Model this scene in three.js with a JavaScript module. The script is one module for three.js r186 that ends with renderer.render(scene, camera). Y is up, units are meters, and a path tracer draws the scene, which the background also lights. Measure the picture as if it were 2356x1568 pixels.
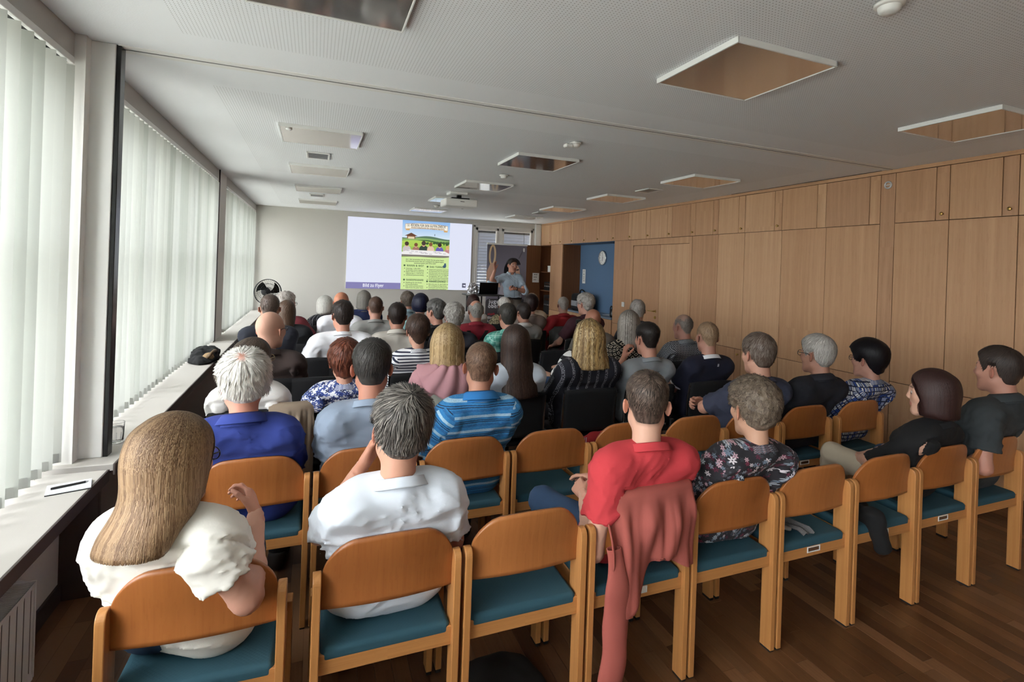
import * as THREE from 'three';
import { RoundedBoxGeometry } from 'three/addons/geometries/RoundedBoxGeometry.js';
import { mergeGeometries, toCreasedNormals } from 'three/addons/utils/BufferGeometryUtils.js';
import { ImprovedNoise } from 'three/addons/math/ImprovedNoise.js';
import { RectAreaLightUniformsLib } from 'three/addons/lights/RectAreaLightUniformsLib.js';

// ---------------------------------------------------------------- camera, sky, lights, exposure
RectAreaLightUniformsLib.init();
const scene = new THREE.Scene();
const renderer = new THREE.WebGLRenderer({ antialias: true });
renderer.toneMapping = THREE.LinearToneMapping;
renderer.toneMappingExposure = 1.0;
renderer.shadowMap.enabled = true;
const FOCAL = 1211.3, FULLW = 2450, FULLH = 1906;            // a shifted lens: the horizon lies above the middle of the frame
const camera = new THREE.PerspectiveCamera(2 * Math.atan(FULLH / 2 / FOCAL) * 180 / Math.PI, FULLW / FULLH, 0.05, 200);
camera.position.set(0, 1.73, 0);
camera.rotation.order = 'YXZ';
camera.rotation.set(0, -22.48 * Math.PI / 180, 2.0 * Math.PI / 180);
camera.setViewOffset(FULLW, FULLH, 0, 338, 2356, 1568);
scene.add(camera);
scene.background = new THREE.Color(0.93, 0.97, 1.0);          // an even overcast sky
scene.backgroundIntensity = 15;

// ---------------------------------------------------------------- small helpers
const PI = Math.PI, sin = Math.sin, cos = Math.cos, abs = Math.abs, min = Math.min, max = Math.max, hyp = Math.hypot;
const V = (x, y, z) => new THREE.Vector3(x, y, z);
const clamp = (x, a, b) => x < a ? a : x > b ? b : x;
const lerp = (a, b, t) => a + (b - a) * t;
const sstep = (a, b, x) => { const t = clamp((x - a) / (b - a), 0, 1); return t * t * (3 - 2 * t); };
function rng(s) { s = (s * 2654435761) >>> 0; return () => { s = (s + 0x6d2b79f5) | 0; let t = Math.imul(s ^ (s >>> 15), 1 | s); t = (t + Math.imul(t ^ (t >>> 7), 61 | t)) ^ t; return ((t ^ (t >>> 14)) >>> 0) / 4294967296; }; }
const perlin = new ImprovedNoise();
const noise = (x, y, z = 0) => perlin.noise(x + 31.7, y + 17.3, z + 5.1);
const counts = {};
function numbered(n) { const k = counts[n] = (counts[n] ?? -1) + 1; return k ? n + '_' + String(k).padStart(3, '0') : n; }
function tag(o, label, category, group, kind) {
  if (label) o.userData.label = label;
  if (category) o.userData.category = category;
  if (group) o.userData.group = group;
  if (kind) o.userData.kind = kind;
  return o;
}
function put(name, geo, mat, parent) {
  const m = new THREE.Mesh(geo, mat);
  m.name = parent ? name : numbered(name);
  m.castShadow = m.receiveShadow = true;
  (parent ?? scene).add(m);
  return m;
}
function thing(name, label, category, x = 0, y = 0, z = 0, turn = 0, group) {
  const g = new THREE.Group();
  g.name = numbered(name); g.position.set(x, y, z); g.rotation.y = turn;
  scene.add(g);
  return tag(g, label, category, group);
}
function structure(name, geo, mat) { return tag(geo ? put(name, geo, mat) : thing(name), null, null, null, 'structure'); }
const box = (x0, x1, y0, y1, z0, z1) => new THREE.BoxGeometry(abs(x1 - x0), abs(y1 - y0), abs(z1 - z0)).translate((x0 + x1) / 2, (y0 + y1) / 2, (z0 + z1) / 2);
const rbox = (x0, x1, y0, y1, z0, z1, r = 0.006, s = 2) => new RoundedBoxGeometry(abs(x1 - x0), abs(y1 - y0), abs(z1 - z0), s, min(r, abs(x1 - x0) / 2.01, abs(y1 - y0) / 2.01, abs(z1 - z0) / 2.01)).translate((x0 + x1) / 2, (y0 + y1) / 2, (z0 + z1) / 2);
const cyl = (r0, r1, h, x, y, z, n = 20) => new THREE.CylinderGeometry(r0, r1, h, n).translate(x, y, z);
function rod(a, b, r, n = 10) {                               // a straight round bar between two points
  const d = b.clone().sub(a), g = new THREE.CylinderGeometry(r, r, d.length(), n);
  g.applyQuaternion(new THREE.Quaternion().setFromUnitVectors(V(0, 1, 0), d.clone().normalize()));
  const c = a.clone().add(b).multiplyScalar(0.5);
  return g.translate(c.x, c.y, c.z);
}
const tube = (pts, r, n = 40, k = 8, closed = false) => new THREE.TubeGeometry(new THREE.CatmullRomCurve3(pts, closed), n, r, k, closed);
function merge(list) { return mergeGeometries(list.map((g) => { const c = g.index ? g.toNonIndexed() : g.clone(); for (const k of Object.keys(c.attributes)) if (!['position', 'normal', 'uv'].includes(k)) c.deleteAttribute(k); if (!c.attributes.uv) c.setAttribute('uv', new THREE.BufferAttribute(new Float32Array(c.attributes.position.count * 2), 2)); return c; })); }
function uvMap(geo, fn) {                                     // uv from position (and normal)
  const p = geo.attributes.position, n = geo.attributes.normal, uv = new Float32Array(p.count * 2);
  for (let i = 0; i < p.count; i++) { const q = fn(p.getX(i), p.getY(i), p.getZ(i), n.getX(i), n.getY(i), n.getZ(i)); uv[2 * i] = q[0]; uv[2 * i + 1] = q[1]; }
  geo.setAttribute('uv', new THREE.BufferAttribute(uv, 2));
  return geo;
}
// a sheet with thickness: fn(u, v) -> [x, y, z]; u, v in 0..1
function sheet(fn, nu, nv, th) {
  const P = [], idx = [], uv = [];
  const pt = (i, j) => V(...fn(i / nu, j / nv));
  const G = []; for (let j = 0; j <= nv; j++) for (let i = 0; i <= nu; i++) G.push(pt(i, j));
  const at = (i, j) => G[clamp(j, 0, nv) * (nu + 1) + clamp(i, 0, nu)];
  const N = []; for (let j = 0; j <= nv; j++) for (let i = 0; i <= nu; i++) N.push(at(i + 1, j).clone().sub(at(i - 1, j)).cross(at(i, j + 1).clone().sub(at(i, j - 1))).normalize());
  for (const s of [0.5, -0.5]) for (let k = 0; k < G.length; k++) { const p = G[k].clone().addScaledVector(N[k], s * th); P.push(p.x, p.y, p.z); uv.push((k % (nu + 1)) / nu, Math.floor(k / (nu + 1)) / nv); }
  const M = G.length, q = (a, b, c, d) => idx.push(a, b, c, a, c, d), id = (i, j) => j * (nu + 1) + i;
  for (let j = 0; j < nv; j++) for (let i = 0; i < nu; i++) { q(id(i, j), id(i + 1, j), id(i + 1, j + 1), id(i, j + 1)); q(M + id(i, j), M + id(i, j + 1), M + id(i + 1, j + 1), M + id(i + 1, j)); }
  for (let i = 0; i < nu; i++) { q(id(i + 1, 0), id(i, 0), M + id(i, 0), M + id(i + 1, 0)); q(id(i, nv), id(i + 1, nv), M + id(i + 1, nv), M + id(i, nv)); }
  for (let j = 0; j < nv; j++) { q(id(0, j), id(0, j + 1), M + id(0, j + 1), M + id(0, j)); q(id(nu, j + 1), id(nu, j), M + id(nu, j), M + id(nu, j + 1)); }
  const g = new THREE.BufferGeometry();
  g.setAttribute('position', new THREE.Float32BufferAttribute(P, 3)); g.setAttribute('uv', new THREE.Float32BufferAttribute(uv, 2)); g.setIndex(idx);
  g.computeVertexNormals();
  return g;
}

// ---------------------------------------------------------------- textures and materials
const texOf = (canvas, srgb = true, rx = 1, ry = 1) => { const t = new THREE.CanvasTexture(canvas); if (srgb) t.colorSpace = THREE.SRGBColorSpace; t.wrapS = t.wrapT = THREE.RepeatWrapping; t.repeat.set(rx, ry); t.anisotropy = 8; return t; };
const cv = (w, h, draw) => { const c = document.createElement('canvas'); c.width = w; c.height = h; draw(c.getContext('2d'), w, h); return c; };
function dataTex(w, h, fn, srgb = true) {
  const d = new Uint8Array(w * h * 4);
  for (let j = 0; j < h; j++) for (let i = 0; i < w; i++) { const c = fn(i / w, j / h, i, j), k = 4 * (j * w + i); d[k] = clamp(c[0], 0, 255); d[k + 1] = clamp(c[1], 0, 255); d[k + 2] = clamp(c[2], 0, 255); d[k + 3] = 255; }
  const t = new THREE.DataTexture(d, w, h); if (srgb) t.colorSpace = THREE.SRGBColorSpace;
  t.wrapS = t.wrapT = THREE.RepeatWrapping; t.magFilter = THREE.LinearFilter; t.minFilter = THREE.LinearMipmapLinearFilter; t.generateMipmaps = true; t.needsUpdate = true;
  return t;
}
const std = (color, roughness = 0.8, extra = {}) => new THREE.MeshStandardMaterial({ color, roughness, ...extra });
const phys = (color, roughness, extra = {}) => new THREE.MeshPhysicalMaterial({ color, roughness, ...extra });
// long straight grain along v; u, v in metres / size
function woodTex(rgb, dark, seed, flame = 0.5) {
  return dataTex(256, 512, (u, v) => {
    const per = (a, b) => { const w = sstep(0.85, 1, u); return a * (1 - w) + b * w; };
    const f = (uu) => {
      const warp = noise(uu * 3, v * 1.6, seed) * 0.35 * flame, s = (uu + warp * 0.12) * 34;
      let g = 0.5 + 0.5 * noise(s, v * 1.3, seed + 3);
      g = g * 0.55 + 0.3 * (0.5 + 0.5 * noise(uu * 150, v * 5, seed + 9)) + 0.25 * (0.5 + 0.5 * noise(uu * 5, v * 0.6, seed + 1));
      const pore = noise(uu * 300, v * 14, seed + 20) > 0.32 ? 0.16 : 0;
      return g - pore;
    };
    const g = clamp(per(f(u), f(u - 1)), 0, 1.1);
    return [0, 1, 2].map((k) => lerp(dark[k], rgb[k], g));
  });
}
const M = {};
M.plaster = std(0xe4e2dd, 0.92);
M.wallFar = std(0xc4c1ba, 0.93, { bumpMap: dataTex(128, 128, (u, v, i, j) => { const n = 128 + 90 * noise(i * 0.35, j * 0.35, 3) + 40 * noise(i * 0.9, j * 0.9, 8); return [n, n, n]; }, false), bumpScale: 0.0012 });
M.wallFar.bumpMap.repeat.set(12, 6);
M.ceil = std(0xe8eaec, 0.9, { bumpMap: M.wallFar.bumpMap.clone(), bumpScale: 0.0007 });
M.ceil.bumpMap.repeat.set(0.9, 0.9);
M.perf = std(0xe8eaec, 0.9, { map: texOf(cv(512, 512, (c, w) => {   // a perforated sound-absorbing board: rows of small holes, 16 to the tile
  c.fillStyle = '#fff'; c.fillRect(0, 0, w, w); c.fillStyle = '#a9a7a4';
  for (let j = 0; j < 16; j++) for (let i = 0; i < 16; i++) { c.beginPath(); c.arc(16 + i * 32, 16 + j * 32, 5.0, 0, 7); c.fill(); }
})) });
M.white = std(0xe4e3df, 0.6);
M.alu = std(0xc9cacb, 0.38, { metalness: 0.6 });
M.whiteMetal = std(0xe2e2df, 0.42);
M.mirrorPanel = std(0xd2cdc8, 0.085, { metalness: 0.82 });
M.black = std(0x101012, 0.6);
M.blackGloss = std(0x0b0b0d, 0.25);
M.blackFabric = std(0x111114, 0.93);
M.chrome = std(0xc4c4c6, 0.22, { metalness: 1 });
M.brass = std(0xb99a5c, 0.3, { metalness: 1 });
M.darkTrim = std(0x4a403c, 0.55);
M.sill = std(0xb9b4ad, 0.5, { bumpMap: M.wallFar.bumpMap.clone(), bumpScale: 0.0003 });
M.blue = std(0x56718f, 0.85);
M.paper = std(0xeceae4, 0.8);
M.slats = [0xb9bbb5, 0xc4c6c0, 0xadb0a9, 0xbec0bb].map((c) => phys(c, 1, { transmission: 0.34, thickness: 0, side: THREE.DoubleSide })); M.slat = M.slats[0];
M.pane = phys(0xffffff, 0.02, { transmission: 1, thickness: 0, ior: 1.5 });
const panelTones = [[[204, 162, 124], [168, 125, 88]], [[198, 155, 118], [160, 117, 82]], [[210, 170, 132], [176, 134, 97]], [[194, 152, 117], [157, 115, 82]]];
M.panel = panelTones.map(([a, b], i) => std(0xffffff, 0.5, { map: woodTex(a, b, 11 + i * 7, 0.9) }));
M.panelEdge = std(0x5e4029, 0.8);
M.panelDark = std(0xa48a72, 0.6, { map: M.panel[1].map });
const chairTones = [[[182, 116, 62], [150, 86, 40]], [[174, 109, 58], [142, 80, 37]], [[188, 124, 70], [156, 92, 46]]];
M.beechBack = chairTones.map(([a, b], i) => phys(0xffffff, 0.36, { map: woodTex(a, b, 41 + i * 5, 0.6), clearcoat: 0.15, clearcoatRoughness: 0.3 }));
M.beech = phys(0xffffff, 0.38, { map: woodTex([204, 146, 88], [172, 114, 62], 61, 0.3) });
M.teal = std(0x274d5a, 0.85, { bumpMap: dataTex(64, 64, (u, v, i, j) => { const n = 128 + 60 * sin(i * 0.8) * sin(j * 0.8) + 50 * noise(i * 0.7, j * 0.7); return [n, n, n]; }, false), bumpScale: 0.0006 });
M.teal.bumpMap.repeat.set(9, 9);
M.rubber = std(0x1b1a19, 0.8);
const floorTones = [[122, 86, 58], [112, 78, 52], [132, 95, 66], [104, 71, 47], [142, 104, 74], [117, 80, 52], [126, 92, 65], [96, 66, 45]];
const stripGrain = woodTex([255, 250, 244], [205, 192, 178], 91, 1.2);
M.strip = floorTones.map((c) => std(new THREE.Color().setRGB(c[0] / 255, c[1] / 255, c[2] / 255, THREE.SRGBColorSpace), 0.36, { map: stripGrain }));
M.stripFar = std(0xffffff, 0.36, { vertexColors: true });
M.ground = std(0xb4b3aa, 1);
// ================================================================ the room (x right, z = minus the distance from the camera)
const XL = -1.12, XR = 5.04, H = 2.78, ZF = -11.73, ZB = 3.6;
structure('outside_ground', box(-60, 60, -0.5, -0.4, -60, 60), M.ground);
// ---- floor: strip parquet running into the room; the nearest strips are single pieces
{
  const fl = structure('floor', null);
  put('screed', box(-1.3, 5.6, -0.12, -0.012, ZF - 0.3, ZB + 0.2), M.panelEdge, fl);
  const R = rng(7), W = 0.0705, kinds = [0.42, 0.53, 0.64, 0.8];
  const geos = kinds.map((L) => uvMap(rbox(-W / 2 + 0.0005, W / 2 - 0.0005, -0.012, 0, -L / 2 + 0.0006, L / 2 - 0.0006, 0.0012, 1), (x, y, z) => [x * 2.2, z * 1.1]));
  const strips = [];
  for (let x = -1.12 + W / 2; x < 5.06; x += W) {
    let z = ZB - R() * 0.6;
    while (z > ZF) { const k = Math.floor(R() * 4); strips.push([x, z - kinds[k] / 2, k, Math.floor(R() * 8)]); z -= kinds[k]; }
  }
  const seen = strips.map((s, i) => { const d = -s[1], w = s[0] * 0.382 + d * 0.924, u = (s[0] * 0.924 - d * 0.382) / w; return [i, w > 0.9 && d < 3.3 && u > -1.0 && u < 0.95 && !(s[0] < 1.2 && d > 2.4) && s[0] < 5 ? hyp(s[0] - 2.6, d - 1.6) : 99]; }).sort((a, b) => a[1] - b[1]).slice(0, 290).filter((a) => a[1] < 90).map((a) => a[0]);
  const near = new Set(seen), P = [], N = [], C = [], col = new THREE.Color();
  for (let i = 0; i < strips.length; i++) {
    const [x, z, k, t] = strips[i];
    if (near.has(i)) { const m = put('floor_strip', geos[k], M.strip[t], fl); m.position.set(x, 0, z); continue; }
    const a = W / 2 - 0.0006, b = kinds[k] / 2 - 0.0006; col.setRGB(...floorTones[t].map((v) => v * 0.94 / 255), THREE.SRGBColorSpace);
    const q = [[-a, -b], [-a, b], [a, b], [-a, -b], [a, b], [a, -b]];
    for (const [p, r] of q) { P.push(x + p, 0, z + r); N.push(0, 1, 0); C.push(col.r, col.g, col.b); }
  }
  const g = new THREE.BufferGeometry();
  g.setAttribute('position', new THREE.Float32BufferAttribute(P, 3)); g.setAttribute('normal', new THREE.Float32BufferAttribute(N, 3)); g.setAttribute('color', new THREE.Float32BufferAttribute(C, 3));
  tag(put('floor_strips_beyond', g, M.stripFar, fl), null, null, null, 'stuff');
}
// ---- ceiling: plain board with perforated fields, a track for the sliding partition across it
{
  const c = structure('ceiling', null);
  put('slab', box(-1.6, 5.7, H + 0.012, H + 0.2, ZF - 0.3, ZB + 0.2), M.plaster, c);
  const uvm = (x, y, z) => [x / 0.26, z / 0.26];
  const flat = (x0, x1, z0, z1) => uvMap(box(x0, x1, H, H + 0.012, z0, z1), uvm);
  const fields = [[-0.62, 4.55, -2.95, 1.2], [-0.62, 4.55, -7.05, -3.75], [-0.62, 4.55, -11.1, -8.2]];
  const plain = [];
  let z = ZB;
  for (const [x0, x1, a, b] of [...fields].sort((p, q) => q[3] - p[3])) {
    if (z > b) plain.push(...split(-1.4, 5.06, b, z));
    put('perforated_board', flat(x0, x1, a, b), M.perf, c);
    plain.push(flat(-1.4, x0, a, b), flat(x1, 5.06, a, b)); z = a;
  }
  plain.push(...split(-1.4, 5.06, ZF, z));
  function split(x0, x1, a, b) { return a < -3.36 && b > -3.28 ? [flat(x0, x1, a, -3.36), flat(x0, x1, -3.28, b)] : [flat(x0, x1, a, b)]; }
  put('plain_board', merge(plain), M.ceil, c);
  put('edge_gap', box(5.016, 5.038, H - 0.002, H + 0.004, -5.4, -3.42), M.darkTrim, c);
  const tr = structure('partition_track', null);
  for (const [a, b] of [[-3.312, -3.262], [-3.378, -3.328]]) put('rail', rbox(-0.95, 5.04, H - 0.004, H + 0.01, a, b, 0.002), M.white, tr);
  put('slot', box(-0.95, 5.04, H - 0.002, H + 0.011, -3.329, -3.311), M.black, tr);
}
// ---- left side: window wall with sill, header, piers
const SILL = 0.70;
{
  const w = structure('wall_left', null);
  put('parapet', box(-1.5, XL, 0, 0.65, ZF, ZB), M.plaster, w);
  put('lintel', box(-1.5, -1.38, 2.62, H, ZF, ZB), M.plaster, w);
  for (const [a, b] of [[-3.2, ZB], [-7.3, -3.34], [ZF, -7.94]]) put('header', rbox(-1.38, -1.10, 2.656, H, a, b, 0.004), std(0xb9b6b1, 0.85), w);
  put('pier', box(-1.5, -1.056, SILL, H, -3.34, -3.2), M.plaster, w);
  put('partition_post', rbox(-1.1, -0.957, SILL, H, -3.33, -3.262, 0.004), M.white, w);
  put('partition_seal', rbox(-0.957, -0.936, SILL - 0.1, H, -3.335, -3.268, 0.003), M.blackGloss, w);
  put('pillar', box(-1.5, -1.10, SILL, H, -7.94, -7.3), M.plaster, w);
  put('pillar_seal', rbox(-1.10, -1.085, SILL, H, -7.36, -7.335, 0.003), M.darkTrim, w);
  put('outer_jamb', box(-1.5, -1.2, SILL, H, ZF, ZF + 0.12), M.plaster, w);
  put('outer_jamb', box(-1.5, -1.2, SILL, H, ZB - 0.12, ZB), M.plaster, w);
  const s = structure('window_sill', null);
  for (const [a, b] of [[-3.07, ZB], [-7.24, -3.15], [ZF, -7.31]]) {
    put('sill_board', rbox(-1.4, -0.876, SILL - 0.035, SILL, a, b, 0.004), M.sill, s);
    put('sill_edge', rbox(-0.878, -0.868, SILL - 0.055, SILL + 0.001, a, b, 0.002), M.darkTrim, s);
  }
  const under = structure('sill_apron', null);
  put('apron_panel', rbox(-0.985, -0.965, 0.12, SILL - 0.05, -7.2, -3.3, 0.004), std(0x6f625c, 0.6), under);
  put('apron_panel', rbox(-0.985, -0.965, 0.12, SILL - 0.05, ZF, -7.3, 0.004), std(0x6f625c, 0.6), under);
  put('apron_end', rbox(-1.12, -0.965, 0, SILL - 0.05, -3.3, -3.27, 0.004), M.darkTrim, under);
  structure('baseboard_left', rbox(-1.12, -1.104, 0, 0.09, -3.27, ZB, 0.003), M.darkTrim);
  // glazing behind the blinds
  let n = 0;
  for (const [a, b, k] of [[-3.2, ZB - 0.12, 5], [-7.3, -3.34, 3], [ZF + 0.12, -7.94, 3]]) {
    const win = structure('window_' + (++n), null);
    const bars = [box(-1.43, -1.37, SILL, SILL + 0.07, a, b), box(-1.43, -1.37, 2.56, 2.63, a, b), box(-1.43, -1.37, 1.70, 1.78, a, b)];
    for (let i = 0; i <= k; i++) { const z = clamp(lerp(a, b, i / k), a + 0.04, b - 0.04); bars.push(box(-1.43, -1.37, SILL, 2.63, z - 0.04, z + 0.04)); }
    put('window_frame', merge(bars), M.white, win);
    for (let i = 0; i < k; i++) for (const [y0, y1] of [[SILL + 0.07, 1.70], [1.78, 2.56]]) put('pane', box(-1.402, -1.398, y0, y1, lerp(a, b, i / k) + 0.04, lerp(a, b, (i + 1) / k) - 0.04), M.pane, win);
  }
}
// ---- vertical blinds: every slat hangs by itself
{
  const SW = 0.118, ST = 0.10, TOP = 2.618, BOT = 0.722;
  const variants = [0, 1, 2].map((k) => {
    const g = new THREE.PlaneGeometry(SW, TOP - BOT, 6, 8).toNonIndexed(), p = g.attributes.position, R = rng(k + 3), ph = R() * 6;
    for (let i = 0; i < p.count; i++) { const x = p.getX(i), y = p.getY(i); p.setZ(i, -0.007 * (1 - (x / (SW / 2)) ** 2) + 0.0022 * sin(y * 2.1 + ph) * (1 - y)); }
    g.translate(0, (TOP + BOT) / 2, 0); const c = toCreasedNormals(g, 1.2); return c;
  });
  const pocket = rbox(-SW / 2 + 0.004, SW / 2 - 0.004, BOT, BOT + 0.045, -0.010, -0.004, 0.002, 1);
  const R = rng(19);
  for (const [a, b, lab] of [[-3.19, 3.4, 'white vertical slat blind on the near window, left of the notepad on the sill'], [-7.28, -3.40, 'white vertical slat blind behind the water glass, between black seal and pillar'], [ZF + 0.06, -7.97, 'white vertical slat blind on the farthest window, by the fan and the end wall']]) {
    const t = thing('vertical_blind', lab, 'blind', -1.135, 0, 0);
    put('head_rail', rbox(0.018, 0.040, 2.628, 2.662, a, b, 0.004), M.whiteMetal, t); put('carrier_channel', box(-0.03, 0.016, 2.634, 2.656, a, b), M.black, t);
    const chain = [];
    for (let z = a + ST / 2; z < b - 0.02; z += ST) {
      const s = put('slat', variants[Math.floor(R() * 3)], M.slats[Math.floor(R() * 4)], t);
      s.position.set((R() - 0.5) * 0.004, 0, z); s.rotation.y = PI / 2 - 1.06 + (R() - 0.5) * 0.15;
      const h = put('slat_hook', box(-0.006, 0.006, TOP - 0.002, 2.636, z - 0.006, z + 0.006), M.whiteMetal, t); h.scale.set(1, 1, 1);
      if (z > -9) { chain.push(V(0.016, BOT + 0.012, z - 0.045), V(0.012, BOT + 0.004, z), V(0.016, BOT + 0.012, z + 0.04), V(0.018, BOT - 0.012, z + 0.05)); }
      const w = put('bottom_weight', pocket, M.slat, s); w.castShadow = false;
    }
    if (chain.length) put('bottom_chain', tube(chain, 0.0016, chain.length * 2, 4), M.alu, t);
  }
}
// ---- end wall with a window at its right end
const WX0 = 3.36, WX1 = 4.88, WY0 = 0.9, WY1 = 2.665;
{
  const w = structure('wall_far', null);
  const uvw = (x, y) => [x / 8, y / 4];
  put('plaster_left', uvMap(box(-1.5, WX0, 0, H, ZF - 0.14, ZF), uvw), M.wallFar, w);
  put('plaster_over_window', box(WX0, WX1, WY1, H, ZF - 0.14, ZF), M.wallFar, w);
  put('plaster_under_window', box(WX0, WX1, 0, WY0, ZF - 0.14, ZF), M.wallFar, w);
  put('plaster_right', box(WX1, 5.7, 0, H, ZF - 0.14, ZF), M.white, w);
  put('pilaster', rbox(4.895, 5.03, 0.0, H, ZF - 0.02, ZF + 0.05, 0.004), M.white, w);
  structure('baseboard_far', rbox(-1.1, WX0, 0, 0.08, ZF, ZF + 0.014, 0.003), M.darkTrim);
  const win = structure('window_4', null), zf = ZF - 0.06, fr = std(0xcfcbc6, 0.55);
  put('window_frame', merge([rbox(WX0, WX0 + 0.05, WY0, WY1, zf, zf + 0.06), rbox(WX1 - 0.05, WX1, WY0, WY1, zf, zf + 0.06), rbox(WX0, WX1, WY1 - 0.05, WY1, zf, zf + 0.06), rbox(WX0, WX1, WY0, WY0 + 0.05, zf, zf + 0.06), rbox(3.965, 4.045, WY0, WY1, zf, zf + 0.065)]), fr, win);
  for (const [a, b] of [[WX0 + 0.05, 3.965], [4.045, WX1 - 0.05]]) {
    put('casement', merge([rbox(a, a + 0.055, WY0 + 0.05, WY1 - 0.05, zf + 0.01, zf + 0.075), rbox(b - 0.055, b, WY0 + 0.05, WY1 - 0.05, zf + 0.01, zf + 0.075), rbox(a, b, WY1 - 0.115, WY1 - 0.05, zf + 0.01, zf + 0.075), rbox(a, b, WY0 + 0.05, WY0 + 0.115, zf + 0.01, zf + 0.075)]), fr, win);
    put('pane', box(a + 0.055, b - 0.055, WY0 + 0.115, WY1 - 0.115, zf + 0.03, zf + 0.034), M.pane, win);
  }
  const bl = thing('venetian_blind', 'dark grey horizontal slat blind outside the window behind the speaker', 'blind');
  const ss = std(0x8b8e97, 0.5), sg = sheet((u, v) => [lerp(WX0, WX1, u), 0.006 * sin(v * PI), (v - 0.5) * 0.082], 1, 5, 0.001);
  for (let y = WY0 + 0.02; y < WY1 - 0.16; y += 0.0705) { const s = put('slat', sg, ss, bl); s.position.set(0, y, ZF - 0.17); s.rotation.x = -1.02; }
  put('head_box', rbox(WX0, WX1, WY1 - 0.16, WY1, ZF - 0.22, ZF - 0.13), std(0x55565a, 0.6), bl);
  for (const x of [3.52, 4.66]) put('guide_cord', rod(V(x, WY0, ZF - 0.128), V(x, WY1 - 0.1, ZF - 0.128), 0.004), M.black, bl);
}
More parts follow.
